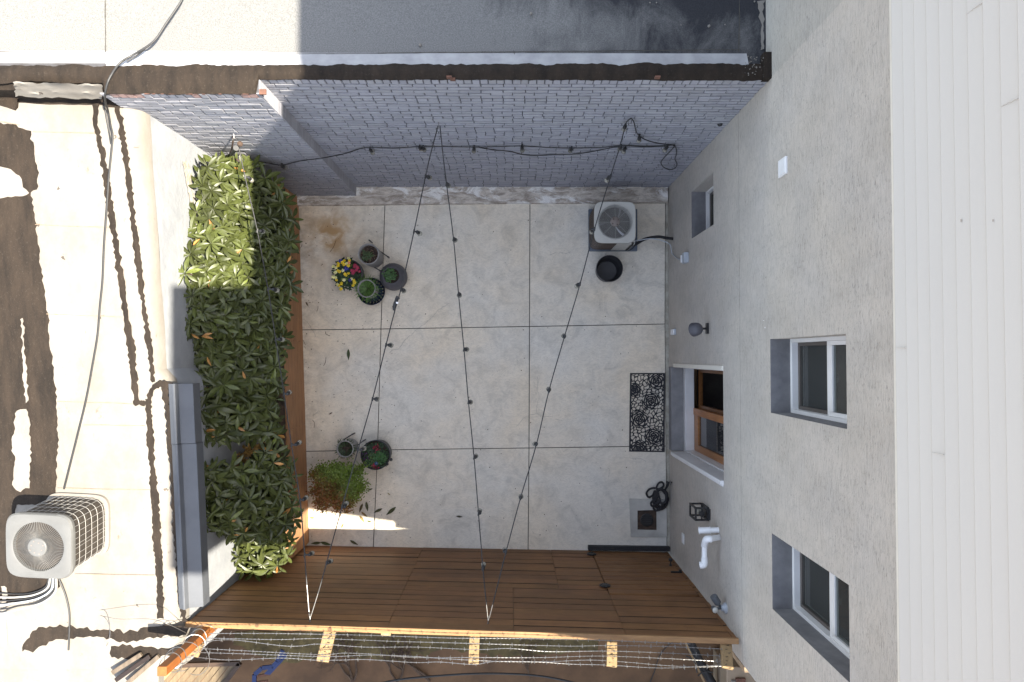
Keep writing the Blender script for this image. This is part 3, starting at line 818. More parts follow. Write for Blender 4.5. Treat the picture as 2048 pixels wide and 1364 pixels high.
for (px, py, l_, mt_) in ((1922, 441, .012, 'cream2'), (1986, 441, .010, 'cream2'), (1530, 655, .010, 'white'), (1527, 641, .005, 'white')):
    q = PX(px, py, XW - (0.021 if px > 1790 else 0.001)); m0 = MB(); m0.box(q, (0.001, l_, 0.006 if mt_ != 'white' else 0.02)); m0.build('scuff', MT[mt_], sb)
bd = MB()
bd.box2((XW + 0.03, YSPL, ZS), (XW + 7, Y1, TN)); bd.box2((XW + 0.03, Y0u, ZS + 0.03), (XW + 7, YSPL - 0.002, TS))
bd.box2((XW + 0.02, Y0 + 0.001, ZS + 0.028), (XW + 7, Y0u - 0.002, 5.72))
bd.build('upper_volume', MT['siding'], sb)

# ---- windows (upper two: sliding sashes one above the other)
def window(k_, tilt_lock=True):
    a_, b_, c_, d_ = op[k_]; X2 = XW + DEP[k_]
    wn = thing('window', None, None, (0, 0, 0)); wn.parent = sb; wn.location = (0, a_, c_)
    fr = MB(); fw = 0.03
    fr.box2((X2 - 0.005, a_, c_), (X2 + 0.09, a_ + fw, d_)); fr.box2((X2 - 0.005, b_ - fw, c_), (X2 + 0.09, b_, d_))
    fr.box2((X2 - 0.005, a_ + fw, c_), (X2 + 0.09, b_ - fw, c_ + fw)); fr.box2((X2 - 0.005, a_ + fw, d_ - fw), (X2 + 0.09, b_ - fw, d_))
    fr.build('frame', MT['white'], wn, bevel=0.002)
    mid = (c_ + d_) / 2 - 0.01
    lo_ = MB(); x_ = X2 + 0.045; s = 0.028; mm = MT['sash']
    A, B, C_, D_ = a_ + fw, b_ - fw, c_ + fw, mid
    def rect(mb, x0, x1, A, B, C_, D_, s):
        mb.box2((x0, A, C_), (x1, A + s, D_)); mb.box2((x0, B - s, C_), (x1, B, D_))
        mb.box2((x0, A + s, C_), (x1, B - s, C_ + s)); mb.box2((x0, A + s, D_ - s), (x1, B - s, D_))
    rect(lo_, x_, x_ + 0.03, A, B, C_, D_, s); lo_.build('lower_sash', mm, wn, bevel=0.002)
    gl = MB(); gl.quad((x_ + 0.015, A + s, C_ + s), (x_ + 0.015, B - s, C_ + s), (x_ + 0.015, B - s, D_ - s), (x_ + 0.015, A + s, D_ - s)); gl.build('pane', MT['glass'], wn)
    us = MB(); x_ = X2 + 0.008
    us.box2((x_, A, mid - 0.002), (x_ + 0.033, B, mid + 0.042)); rect(us, x_ + 0.001, x_ + 0.03, A, B, mid + 0.042, d_ - fw, 0.03)
    us.build('upper_sash', MT['white'], wn, bevel=0.002)
    gl = MB(); gl.quad((x_ + 0.015, A + .03, mid + .042), (x_ + 0.015, B - .03, mid + .042), (x_ + 0.015, B - .03, d_ - fw - .03), (x_ + 0.015, A + .03, d_ - fw - .03)); gl.build('pane', MT['glass'], wn)
    lk = MB(); yc = (A + B) / 2; lk.lathe([(0.001, 0.0), (0.03, 0.0), (0.03, 0.008), (0.001, 0.012)], (x_ + 0.034, yc, mid + 0.055), 16, R=Matrix.Rotation(math.pi / 2, 3, 'Y'))
    lk.build('lock', MT['steel'], wn)
    cu = MB(); cu.box2((X2 + 0.16, A, mid + 0.06), (X2 + 0.17, B, mid + 0.19)); cu.build('blind', mat('pale_green_blind', (0.50, 0.60, 0.54), (0.42, 0.5, 0.46), 4, 0.8), wn)
    rm = MB(); rm.box2((X2 + 0.09, a_ - 0.4, c_ - 0.4), (X2 + 1.6, b_ + 0.4, d_ + 0.2)); rm.f.pop(0); [l.pop(0) for l in (rm.m, rm.sm, rm.c)]
    rm.build('room', MT['dark'], wn); return wn
MT['sash'] = mat('dark_bronze_sash', (0.10, 0.085, 0.075), (0.08, 0.07, 0.06), 5, 0.5)
wa = window('w2'); wa['label'] = 'white framed window in deep stucco recess at mid height'
wb = window('w3'); wb['label'] = 'white framed window in deep stucco recess near the fence end'
# small ground floor window
a_, b_, c_, d_ = op['w1']; X2 = XW + DEP['w1']
wn = thing('window', None, None); wn.parent = sb; wn.location = (0, a_, c_); wn['label'] = 'small window near the brick wall'
fr = MB()
for (l, h) in (((a_, c_), (a_ + .03, d_)), ((b_ - .03, c_), (b_, d_)), ((a_ + .03, c_), (b_ - .03, c_ + .035)), ((a_ + .03, d_ - .03), (b_ - .03, d_))):
    fr.box2((X2 - .005, l[0], l[1]), (X2 + .08, h[0], h[1]))
fr.build('frame', MT['white'], wn, bevel=0.002)
fr = MB()
for (l, h) in (((a_ + .03, c_ + .035), (a_ + .06, d_ - .03)), ((b_ - .06, c_ + .035), (b_ - .03, d_ - .03)), ((a_ + .06, c_ + .035), (b_ - .06, c_ + .07)), ((a_ + .06, d_ - .06), (b_ - .06, d_ - .03))):
    fr.box2((X2 + .03, l[0], l[1]), (X2 + .06, h[0], h[1]))
fr.build('lower_sash', MT['sash'], wn, bevel=0.002)
fr = MB(); fr.quad((X2 + .045, a_ + .06, c_ + .07), (X2 + .045, b_ - .06, c_ + .07), (X2 + .045, b_ - .06, d_ - .06), (X2 + .045, a_ + .06, d_ - .06)); fr.build('pane', MT['glass'], wn)
fr = MB(); fr.box2((X2 + 0.08, a_ - 0.2, c_ - 0.3), (X2 + 1.4, b_ + 0.2, d_ + 0.2)); fr.f.pop(0); [l.pop(0) for l in (fr.m, fr.sm, fr.c)]; fr.build('room', MT['dark'], wn)

# ---- door opening
a_, b_, c_, d_ = op['door']
dr = thing('door', None, None); dr.parent = sb; dr.location = (0, a_, 0)
st = MB(); st.box2((XW - 0.002, a_ + 0.002, -0.1), (XW + 0.155, b_ - 0.002, 0.145)); st.build('step', mat('grey_step', (.26, .255, .25), (.20, .195, .195), 7, .9, bs=.3), dr, bevel=0.004)
fr = MB()
fr.box2((XW + 0.155, a_ + .02, 0.0), (XW + 0.27, b_ - .02, 0.235))      # white threshold
fr.box2((XW + 0.155, a_, 0.0), (XW + 0.30, a_ + .02, d_ - .002)); fr.box2((XW + 0.155, b_ - .02, 0.0), (XW + 0.30, b_, d_ - .002))
fr.box2((XW + 0.156, a_ + .02, d_ - .03), (XW + 0.30, b_ - .02, d_ - .003))
fr.build('frame', MT['white'], dr, bevel=0.003)
cs = MB()   # moulded white casing on the south side, thin one on the north side
cs.box2((XW - 0.035, a_ - 0.035, 0.23), (XW + 0.153, a_ + 0.005, d_)); cs.box2((XW - 0.02, a_ - 0.052, 0.23), (XW + 0.0, a_ - 0.0345, d_))
cs.build('casing', MT['white'], dr, bevel=0.004, seg=2)
cs = MB(); cs.box2((XW - 0.014, b_ - 0.005, 0.3), (XW + 0.153, b_ + 0.042, d_ + 0.004)); cs.build('casing', MT['cream'], dr, bevel=0.004, seg=2)
XD = XW + 0.27; ysp = PX(1384, 828, XD).y; yr = PX(1447, 850, XD).y
lf = MB(); s = 0.085; y0_, y1_ = a_ + 0.02, -0.66; zb0, zt0 = 0.235, d_ - 0.02; x0, x1 = XD, XD + 0.045
lf.box2((x0, y0_, zb0), (x1, y0_ + s, zt0), 0, (1, 1, 1)); lf.box2((x0 - 0.012, y1_ - s, zb0 - 0.0), (x1, y1_, zt0), 0, (1.05, 1, 1))
lf.box2((x0, y0_ + s, zb0), (x1, y1_ - s, zb0 + 0.17), 0, (0.95, 0.95, 0.95)); lf.box2((x0, y0_ + s, zt0 - 0.1), (x1, y1_ - s, zt0), 0, (1, 1, 1))
lf.build('sliding_leaf', MT['doorw'], dr, bevel=0.003)
gl = MB(); gl.quad((x0 + .02, y0_ + s, zb0 + .17), (x0 + .02, y1_ - s, zb0 + .17), (x0 + .02, y1_ - s, zt0 - .1), (x0 + .02, y0_ + s, zt0 - .1)); gl.build('pane', MT['doorglass'], dr)
lf = MB(); x0b = x0 + 0.055
lf.box2((x0b, y1_ - 0.03, zb0), (x0b + .04, y1_ + .04, zt0), 0, (.5, .5, .5)); lf.box2((x0b, b_ - .07, zb0), (x0b + .04, b_ - .02, zt0), 0, (.6, .6, .6)); lf.box2((x0b, y1_ + .04, zb0), (x0b + .04, b_ - .07, zb0 + .06), 0, (.5, .5, .5))
lf.build('rear_leaf', MT['doorw'], dr, bevel=0.003)
rm = MB(); rm.box2((XD + 0.1, a_ - 0.3, 0.0), (XD + 2.2, b_ + 0.3, d_ + 0.1)); rm.f.pop(0); [l.pop(0) for l in (rm.m, rm.sm, rm.c)]; rm.build('room', MT['dark'], dr)
# ================================================================= REAR BUILDING (out of frame, keeps the alley in shade) and alley
rbld = thing('rear_building', 'tall grey building across the alley, beyond the fence', 'building', (5.0, -6, 0))
m_ = MB(); m_.box2((4.0, -14, -0.16), (12, -3.68, 12.4)); m_.build('wall', MT['stucco2'], rbld)

# ================================================================= FENCE
fz = 2.72
zL = PF(372, 1246).z; zR = PF(1478, 1280).z
fL = (PF(372, 1246) - FA).dot(FD); fR = (PF(1478, 1280) - FA).dot(FD)
def FP(s, z, off=0.0): q = FA + FD * s + FN * off; return Vector((q.x, q.y, z))
def ztop(s): return zL + (zR - zL) * (s - fL) / (fR - fL)
fen = thing('fence', 'tall brown fence of horizontal cedar boards with a gate', 'fence', FP(fL, 0))
g0 = (PF(1190, 1118) - FA).dot(FD); g1 = (PF(1218, 1190) - FA).dot(FD); gs = (g0 + g1) / 2      # gate hinge side
gz = PF(1300, 1194).z                                                            # top of gate
ge = (PF(1336, 1105) - FA).dot(FD) ; gl_ = (PF(1396, 1192) - FA).dot(FD); geS = (ge + gl_) / 2 - 0.01
bmb = MB(); gmb = MB(); th = 0.024; bh = 0.137; gap = 0.011; row = 0; z = 0.02
jts = [(PF(770, 1262) - FA).dot(FD), (PF(1027, 1240) - FA).dot(FD)]
def board(mb, s0, s1, z0, z1, col, off=0.0):
    A, B = FP(s0, z0, off), FP(s1, z0, off); up_ = Vector((0, 0, z1 - z0)); o = FN * th
    k_ = ztop((s0 + s1) / 2)
    vs = [A, B, B + up_, A + up_, A + o, B + o, B + o + up_, A + o + up_]
    mb.add(vs, [(0, 1, 2, 3), (4, 7, 6, 5), (0, 4, 5, 1), (3, 2, 6, 7), (0, 3, 7, 4), (1, 5, 6, 2)], 0, False, col)
nb = int((ztop(0) - 0.03) / bh)
bh2 = 1.0 / nb
for i in range(nb):
    v0, v1 = i * bh2, (i + 1) * bh2
    mid_s = (fL + fR) / 2
    splits = [fL - 0.0, jts[0], jts[1] if i > nb * 0.55 else jts[1] + 0.5, gs, geS, fR]
    cc = U(0.90, 1.10)
    for k_ in range(5):
        s0, s1 = splits[k_], splits[k_ + 1]
        zz0 = 0.0 + v0 * (ztop(mid_s) - 0.03); zz1 = 0.0 + v1 * (ztop(mid_s) - 0.03)
        c2 = cc * U(0.94, 1.06); col = (c2, c2 * U(0.97, 1.03), c2 * U(0.94, 1.05))
        if k_ == 3 and zz1 < gz + 0.02:
            board(gmb, s0 + 0.008, s1 - 0.008, zz0 + gap + 0.03 * (i == 0), zz1 - gap, col, -0.006 + U(-.001, .001))
        else:
            # boards follow the slight slope of the top
            A0, A1 = s0 + 0.002, s1 - 0.002
            dz0 = (ztop(A0) - ztop(mid_s)) * v1; dz1 = (ztop(A1) - ztop(mid_s)) * v1
            e0 = (ztop(A0) - ztop(mid_s)) * v0; e1 = (ztop(A1) - ztop(mid_s)) * v0
            off = U(-0.004, 0.004); o = FN * th
            P0, P1 = FP(A0, zz0 + e0 + gap / 2, off), FP(A1, zz0 + e1 + gap / 2, off); P2, P3 = FP(A1, zz1 + dz1 - gap / 2, off), FP(A0, zz1 + dz0 - gap / 2, off)
            bmb.add([P0, P1, P2, P3, P0 + o, P1 + o, P2 + o, P3 + o], [(0, 1, 2, 3), (4, 7, 6, 5), (0, 4, 5, 1), (0, 3, 7, 4), (1, 5, 6, 2)], 0, False, col); bmb.add([P3, P2, P2 + o, P3 + o], [(0, 1, 2, 3)], 1, False, (1, 1, 1))  # dark top edges paint in the groove dirt and shade between boards
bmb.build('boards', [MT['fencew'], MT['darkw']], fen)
gate = gmb.build('gate', MT['fencew'], fen)
bk = MB(); q = [FP(fL, -0.1, th + 0.004), FP(fR, -0.1, th + 0.004), FP(fR, ztop(fR) - 0.04, th + 0.004), FP(fL, ztop(fL) - 0.04, th + 0.004)]
bk.add(q + [v + FN * 0.01 for v in q], [(0, 1, 2, 3), (4, 5, 6, 7), (0, 1, 5, 4), (2, 3, 7, 6)]); bk.build('backing', MT['darkw'], fen)
cp = MB()   # cap board
c0, c1 = fL - 0.01, fR
A, B = FP(c0, ztop(c0) - 0.028, -0.012), FP(c1, ztop(c1) - 0.028, -0.012); o = FN * 0.052; up_ = Vector((0, 0, 0.028))
cp.add([A, B, B + up_, A + up_, A + o, B + o, B + o + up_, A + o + up_], [(0, 1, 2, 3), (4, 7, 6, 5), (0, 4, 5, 1), (3, 2, 6, 7), (0, 3, 7, 4), (1, 5, 6, 2)], 0, False, (1, 1, 1))
cp.build('cap_board', MT['capw'], fen, bevel=0.002)
for s_ in (gs, ):
    for (px, py) in ((1183, 1108), (1210, 1171)):
        c = PF(px, py, -0.014); R = Matrix((FD, Vector((0, 0, 1)), -FN)).transposed()
        h = MB(); h.lathe([(0.0, 0.0), (0.062, 0.0), (0.062, 0.006), (0.052, 0.010), (0.0, 0.010)], c, 28, R=R)
        for k_ in range(6):
            a = k_ * math.pi / 3; h.lathe([(0.0, .010), (.006, .010), (.005, .014), (0, .015)], c + R @ Vector((0.042 * math.cos(a), 0.042 * math.sin(a), 0)), 8, R=R)
        h.build('hinge_plate', MT['black'], gate)
lt = MB(); c = PF(1341, 1131, -0.02)
lt.lathe([(0.0, 0.0), (0.018, 0), (0.018, 0.012), (0.008, 0.018), (0.008, 0.05), (0.022, 0.055), (0.026, 0.07), (0.018, 0.085), (0, 0.087)], c, 14, R=Matrix((FD, Vector((0, 0, 1)), -FN)).transposed())
lt.build('gate_knob', MT['black'], gate)
lt = MB(); c = PF(1352, 1144, -0.012); lt.beam(c - FD * 0.06, c + FD * 0.07, 0.018, 0.02); lt.beam(c + FD * 0.05 - FN * 0.01, c + FD * 0.05 - FN * 0.03, 0.03, 0.03); lt.build('gate_latch', MT['black'], gate, bevel=0.002)
# slanted arms that carry the barbed wire
def arm(px, py0, py1, wd, nm='arm', zo=0.0):
    s = (PF(px[0], py0) - FA).dot(FD)
    zt_ = ztop(s)
    A = FP(s, zt_ - 0.055, 0.04); 
    B = PZ(px[1], py1, zt_ + 0.115)
    a = MB(); up_ = Vector((0, 0, 1))
    a.beam(A, B, wd, 0.032, up_, 0, (1, 1, 1)); o_ = a.build('arm', MT['armw'], fen, bevel=0.003)
    nl = MB()
    for k_ in range(7):
        t_ = 0.1 + 0.85 * k_ / 6; q = A.lerp(B, t_) + Vector((U(-.02, .02), 0, 0.022)); nl.tube([q - Vector((.012, 0, -.002)), q + Vector((0, 0, .008)), q + Vector((.012, U(-.01, .01), -.002))], 0.0022, 5)
    nl.build('staple', MT['cable'], o_)
    pm = MB(); pm.beam(FP(s, -0.15, 0.055), FP(s, zt_ - 0.05, 0.055), 0.075, 0.05, (1, 0, 0), 0, (.8, .8, .8)); pm.build('post', MT['postw'], fen)
arm((652, 645), 1264, 1323, 0.11); arm((948, 947), 1270, 1328, 0.092); arm((1226, 1223), 1274, 1333, 0.094); arm((1460, 1455), 1285, 1337, 0.10); arm((395, 383), 1256, 1312, 0.12)
wd_ = MB(); q = PF(662, 1266, 0.03)
bl = MB(); q = PF(771, 1266, 0.045); bl.box(q + Vector((0, 0, -0.05)), (0.088, 0.06, 0.09), None, 0, (1, 1, 1)); bl.build('block', MT['armw'], fen, bevel=0.003)
# tall corner post at the west end
P0 = FP((PF(402, 1258) - FA).dot(FD), 0, 0.10)
zt_ = 3.44; Pt = PZ(318, 1322, zt_)
cpst = MB(); Pq = PZ(404, 1262, 2.70); P0 = FP((Pq - FA).dot(FD) , 0, 0.085); Pt = Vector((P0.x + .01, P0.y + .02, zt_)); cpst.beam((P0.x, P0.y, 0), (Pt.x, Pt.y, zt_), 0.075, 0.075, (1, 0, 0), 0, (1.15, 1.1, 1.0)); cpst.build('corner_post', MT['postw'], fen, bevel=0.003)

# black rubber strip along the foot of the gate
A, B = PZ(1176, 1095, 0.03), PZ(1339, 1097, 0.03)
rs = MB(); rs.beam(A, B, 0.055, 0.075, (0, 0, 1)); 
for i in range(40):
    q = A.lerp(B, (i + .5) / 40); rs.beam(q + Vector((0, -0.03, 0.036)), q + Vector((0, 0.03, 0.04)), 0.008, 0.006)
tag(rs.build('rubber_strip', MT['rubber'], bevel=0.004), 'black ribbed rubber strip on the concrete at the foot of the gate', 'draught strip')

# ---- barbed wire
WIRES = [
 ([(418, 1267), (550, 1267), (720, 1270), (900, 1276), (1050, 1277), (1215, 1281), (1330, 1286), (1384, 1288)], 'topmost barbed wire strand, closest to the fence cap'),
 ([(412, 1276), (550, 1279), (630, 1277), (725, 1280), (800, 1283), (950, 1287), (1130, 1292), (1215, 1291), (1330, 1293), (1444, 1298)], 'second barbed wire strand out from the fence cap'),
 ([(405, 1285), (440, 1280), (480, 1281), (560, 1291), (600, 1292), (640, 1288), (730, 1294), (830, 1294), (950, 1299), (1020, 1297), (1100, 1303), (1215, 1302), (1330, 1306), (1446, 1312)], 'third barbed wire strand out, wavy above the moss'),
 ([(400, 1297), (500, 1302), (640, 1309), (690, 1306), (760, 1309), (830, 1315), (950, 1315), (1080, 1315), (1200, 1312), (1330, 1317), (1450, 1323)], 'fourth barbed wire strand, crossing its neighbour twice'),
 ([(398, 1305), (500, 1308), (650, 1313), (740, 1310), (830, 1313), (900, 1318), (1010, 1323), (1100, 1323), (1180, 1320), (1250, 1324), (1330, 1331), (1400, 1334), (1448, 1332)], 'fifth barbed wire strand out from the fence cap'),
 ([(396, 1315), (460, 1320), (560, 1316), (630, 1320), (680, 1320), (735, 1319), (830, 1325), (880, 1324), (948, 1329), (990, 1323), (1080, 1324), (1140, 1328), (1215, 1330), (1330, 1336), (1450, 1330)], 'outermost barbed wire strand at the arm tips'),
]
for wi, (pts, lab) in enumerate(WIRES):
    wb_ = MB(); P = smoothpts([PZ(a_, b_, 2.79 + 0.012 * wi + 0.006 * math.sin(i * 2.1 + wi)) for i, (a_, b_) in enumerate(pts)], 8)
    for ph in (0, math.pi):
        Q = []; acc = 0
        for i in range(len(P) - 1):
            k_ = max(1, int((P[i + 1] - P[i]).length / 0.012))
            for j in range(k_):
                q = P[i].lerp(P[i + 1], j / k_); acc += (P[i + 1] - P[i]).length / k_
                Q.append(q + Vector((0, math.cos(acc * 90 + ph), math.sin(acc * 90 + ph))) * 0.0022)
        wb_.tube(Q, 0.0018, 4, cap=False)
    acc = 0; nxt = 0.05 + U(0, 0.05)
    for i in range(len(P) - 1):
        L = (P[i + 1] - P[i]).length
        while acc + L > nxt:
            q = P[i].lerp(P[i + 1], (nxt - acc) / L); d = (P[i + 1] - P[i]).normalized()
            for k_ in range(2):
                a = U(0, math.pi); v = Vector((U(-.25, .25), math.cos(a), math.sin(a))).normalized() * 0.019
                wb_.tube([q - v + d * 0.004 * k_, q + v * 0.9 + d * 0.004 * k_], 0.0017, 4)
            wb_.tube([q - d * .006, q + d * .006], 0.0045, 5); nxt += 0.104 + U(-.006, .006)
        acc += L
    tag(wb_.build('barbed_wire', MT['steel']), lab, 'barbed wire', 'barbed wire strands above the fence')
# loose coil wrapped round the corner post
cw = MB(); Q = []
for i in range(160):
    t_ = i / 159; a = t_ * 2 * math.pi * 5.5
    c = Vector((P0.x, P0.y, 2.6)).lerp(Vector((Pt.x, Pt.y, zt_ - 0.1)), t_); Q.append(c + Vector((math.cos(a) * (0.085 + 0.02 * math.sin(a * .7)), math.sin(a) * 0.085, 0.02 * math.sin(a * 1.3))))
cw.tube(Q, 0.0028, 5, cap=False)
tag(cw.build('barbed_wire', MT['steel']), 'wire wound in a spiral round the tall orange corner post', 'barbed wire', 'barbed wire coils at the corner post')
cw = MB()
def loop(cx, cy, rx, ry, z, a0, a1, tilt=0.1, n_=50):
    return [PZ(cx + rx * math.cos(a0 + (a1 - a0) * i / n_), cy + ry * math.sin(a0 + (a1 - a0) * i / n_), z + tilt * math.sin(i / n_ * 6)) for i in range(n_ + 1)]
cw.tube(loop(392, 1320, 27, 30, 2.7, -1.9, 2.0), 0.0032, 5); cw.tube(loop(362, 1322, 22, 20, 2.62, 0.6, 3.9), 0.0028, 5)
tag(cw.build('barbed_wire', MT['steel']), 'loose wire loop hanging beside the foot of the tall corner post', 'barbed wire', 'barbed wire coils at the corner post')
cw = MB(); cw.tube(loop(200, 1265, 20, 34, zr(-2.8) + 0.16, -1.5, 0.9, 0.05), 0.003, 5); cw.tube(smoothpts([PR(200, 1231, .1), PR(240, 1238, .22), (PR(300, 1238, .28)), (PR(340, 1250, .3)), PF(392, 1262, .08) + Vector((0, 0, .1))], 8), 0.0024, 5)
tag(cw.build('barbed_wire', MT['steel']), 'stray wire loop lying on the white roof near the tar patch', 'barbed wire', 'barbed wire coils at the corner post')

# ================================================================= ALLEY THINGS
# bare vine spread over the alley floor
def branch(mb, p, d, r, L, depth, rr):
    pts = [p]; q = p.copy(); n_ = 5
    for i in range(n_):
        d = (d + Vector((rr.uniform(-.35, .35), rr.uniform(-.35, .35), rr.uniform(-.08, .06)))).normalized(); q = q + d * L / n_
        q.z = max(-0.13, min(0.3, q.z)); pts.append(q.copy())
    mb.tube(smoothpts(pts, 3), [r * (1 - 0.5 * i / (3 * n_)) for i in range(3 * n_ + 1)], 5)
    if depth > 0:
        for k_ in range(rr.choice((2, 3))):
            j = rr.randint(2, n_); a = rr.uniform(-0.9, 0.9); dd = Vector((d.x * math.cos(a) - d.y * math.sin(a), d.x * math.sin(a) + d.y * math.cos(a), 0.02))
            branch(mb, pts[j], dd, r * 0.6, L * rr.uniform(0.5, 0.8), depth - 1, rr)
for vi, (px, py, dx, dy, lab, sd_) in enumerate(((705, 1364, .2, 1, 'dark bare vine branches on the alley floor below the left arm', 4), (860, 1362, -.4, 1, 'dark bare vine branching between the two middle arms', 8), (795, 1366, .1, 1, 'dark forked bare stem between the two other vines', 19), (1060, 1358, -.2, .8, 'thin bare vine right of the middle arm', 12))):
    vm = MB(); rr = random.Random(sd_); base = PZ(px, py, -0.13)
    for k_ in range(3 if vi != 2 else 2): branch(vm, base, Vector((dx + rr.uniform(-.9, .9), dy, 0)).normalized(), 0.016 if vi < 3 else 0.007, 0.42, 3, rr)
    tag(vm.build('bare_vine', MT['bark']), lab, 'vine', 'bare vines in the alley')
cb = MB(); cb.tube(smoothpts([PZ(740, 1372, .9), PZ(800, 1359, .9), PZ(900, 1350, .85), PZ(980, 1347, .82), PZ(1060, 1350, .82), (PZ(1120, 1359, .85)), PZ(1180, 1374, .9)], 8), 0.012, 8)
tag(cb.build('alley_cable', MT['cable']), 'thick black cable arching above the alley floor at the bottom edge', 'cable')
cb = MB(); cb.tube(smoothpts([PZ(1362, 1278, .0), PZ(1340, 1288, -.1), PZ(1320, 1310, -.13), PZ(1310, 1340, -.13), PZ(1296, 1375, -.13)], 8), 0.006, 6)
tag(cb.build('thin_cable', MT['cable']), 'thin dark cord curving down the alley left of the diagonal pipe', 'cable')
pb = MB(); pb.beam(PZ(1364, 1268, .12), PZ(1424, 1376, .12), 0.085, 0.085); pb.build
dp = thing('alley_pipe', 'thick dark diagonal pipe with a wooden strip, below the right end of the fence', 'pipe', PZ(1390, 1320, -0.1))
pb = MB(); pb.tube([PZ(1372, 1268, .10), PZ(1398, 1320, .10), PZ(1430, 1376, .10)], 0.055, 12); pb.build('pipe', MT['rubber'], dp)
pb = MB(); pb.beam(PZ(1363, 1268, .17), PZ(1414, 1376, .17), 0.022, 0.03, (0, 0, 1), 0, (.8, .8, .8)); pb.build('strip', MT['armw'], dp)
for (pts, lab) in (([(1372, 1312), (1384, 1318), (1392, 1330), (1394, 1345)], 'short black hose stub right of the diagonal pipe'), ([(1396, 1352), (1404, 1345), (1416, 1343), (1426, 1345)], 'short black hose arc nearest the beige cabinet')):
    cb = MB(); cb.tube(smoothpts([PZ(a_, b_, .2) for a_, b_ in pts], 6), 0.008, 6); tag(cb.build('hose_stub', MT['cable']), lab, 'hose', 'hose stubs in the alley')
# beige cabinet against the building corner
cz = 0.42
A, B, C_ = PZ(1453, 1334, cz), PZ(1530, 1334, cz), PZ(1453, 1480, cz)
cbn = thing('utility_cabinet', 'beige metal cabinet at the bottom right corner, beyond the fence', 'cabinet', (A.x, A.y, 0))
c = MB(); c.box2((A.x, C_.y, -0.15), (A.x + 0.9, A.y, cz)); c.build('body', mat('tan_metal', (.30, .23, .16), (.25, .19, .13), 6, .6), cbn, bevel=0.012, seg=2)
c = MB(); q = PZ(1482, 1371, cz); c.box2((q.x - 0.07, q.y - 0.1, cz), (q.x + 0.05, q.y + 0.10, cz + 0.03)); c.build('orange_label', MT['redbrick'], cbn, bevel=0.004)
c = MB(); q = PZ(1470, 1361, cz); c.box(q + Vector((0, 0, .01)), (0.10, 0.018, 0.02)); c.build('handle', MT['steel'], cbn, bevel=0.004)
# brick edging strip running down the corner of the building
be = MB()
for i in range(26):
    z_ = 0.3 + i * 0.1; be.box((XW + 0.045, Y0 - 0.03, z_), (0.095, 0.05, 0.088), None, 0)
be.build('brick_quoin', mat('tan_brick', (0.40, 0.29, 0.18), (0.30, 0.21, 0.13), 14, 0.9, bs=0.4), sb, bevel=0.004)
# blue steel step frame
bf = thing('blue_frame', 'bent blue painted steel frame lying in the alley at the lower left', 'frame', PZ(530, 1345, 0))
def bar(mb, a_, b_, w_, t_=0.02): mb.beam(a_, b_, w_, t_, (0, 0, 1))
c = MB()
for (p_, q_) in (((556, 1322), (545, 1333)), ((545, 1333), (524, 1336)), ((524, 1336), (509, 1349)), ((509, 1349), (508, 1380)), ((566, 1300), (554, 1324))):
    bar(c, PZ(*p_, .35), PZ(*q_, .35), 0.055)
c.build('rail', MT['blue'], bf, bevel=0.004)
c = MB(); c.poly([PZ(566, 1303, .30), PZ(575, 1312, .30), PZ(540, 1350, .30), (PZ(528, 1348, .30)), PZ(552, 1322, .30)], 0, None, 0.02); c.build('panel', MT['blue'], bf)
c = MB()
for (p_, q_) in (((512, 1353), (540, 1348)), ((512, 1366), (536, 1362))): bar(c, PZ(*p_, .2), PZ(*q_, .2), 0.03)
c.build('tread', MT['redbrick'], bf)
# timber deck frame, lower left
dk = thing('wooden_deck', 'weathered board deck with a dark frame below the corner post', 'deck', PZ(420, 1350, 0))
zd = 0.45
c = MB()
o1, o2, o3, o4 = PZ(352, 1330, zd), PZ(478, 1326, zd), PZ(420, 1400, zd), PZ(290, 1400, zd)
for i in range(8):
    t0, t1 = i / 8 + 0.008, (i + 1) / 8 - 0.008
    a1, a2, b2, b1 = o1.lerp(o2, t0), o1.lerp(o2, t1), o4.lerp(o3, t1), o4.lerp(o3, t0)
    dz = Vector((0, 0, 0.03)); g_ = U(.8, 1.15)
    c.add([a1, a2, b2, b1, a1 - dz, a2 - dz, b2 - dz, b1 - dz], [(0, 1, 2, 3), (0, 1, 5, 4), (0, 3, 7, 4), (1, 2, 6, 5)], 0, False, (g_, g_, g_))
c.build('boards', mat_wood('grey_deck', (0.17, 0.125, 0.07), (0.11, 0.08, 0.045), 'y'), dk)
c = MB(); dz = Vector((0, 0, .03))
c.beam(PZ(350, 1328, zd) + dz, PZ(482, 1324, zd) + dz, .05, .05, (0, 0, 1), 0, (1, 1, 1)); c.beam(PZ(482, 1324, zd) + dz, PZ(425, 1400, zd) + dz, .05, .05, (0, 0, 1), 0, (1, 1, 1)); c.build('edge_frame', MT['darkw'], dk)
c = MB(); c.beam(PZ(354, 1327, zd + .08), PZ(292, 1398, zd + .08), .035, .05, (0, 0, 1), 0, (1.2, 1.2, 1.1)); c.build('edge_rail', MT['armw'], dk)
# stacked boards beyond the eave
MT['greyb'] = mat_wood('grey_board', (0.13, 0.10, 0.07), (0.08, 0.06, 0.04), 'y')
lbs = [((225, 1345), (283, 1308), 'white weathered board beyond the low roof, longest of the stack'), ((232, 1360), (300, 1312), 'dark board beside the white board beyond the low roof'), ((255, 1366), (318, 1312), 'grey board under the corner post, outermost of the stack')]
for i, (a_, b_, lab) in enumerate(lbs):
    c = MB(); zz_ = zr(YS) + 0.06 - 0.012 * i; c.beam(PZ(*a_, zz_), PZ(*b_, zz_), 0.04, 0.03, (0, 0, 1), 0, (1, 1, 1) if i != 1 else (.25, .2, .18))
    tag(c.build('loose_board', MT['greyb'] if i != 1 else MT['darkw'], bevel=0.003), lab, 'board', 'boards beyond the low roof')

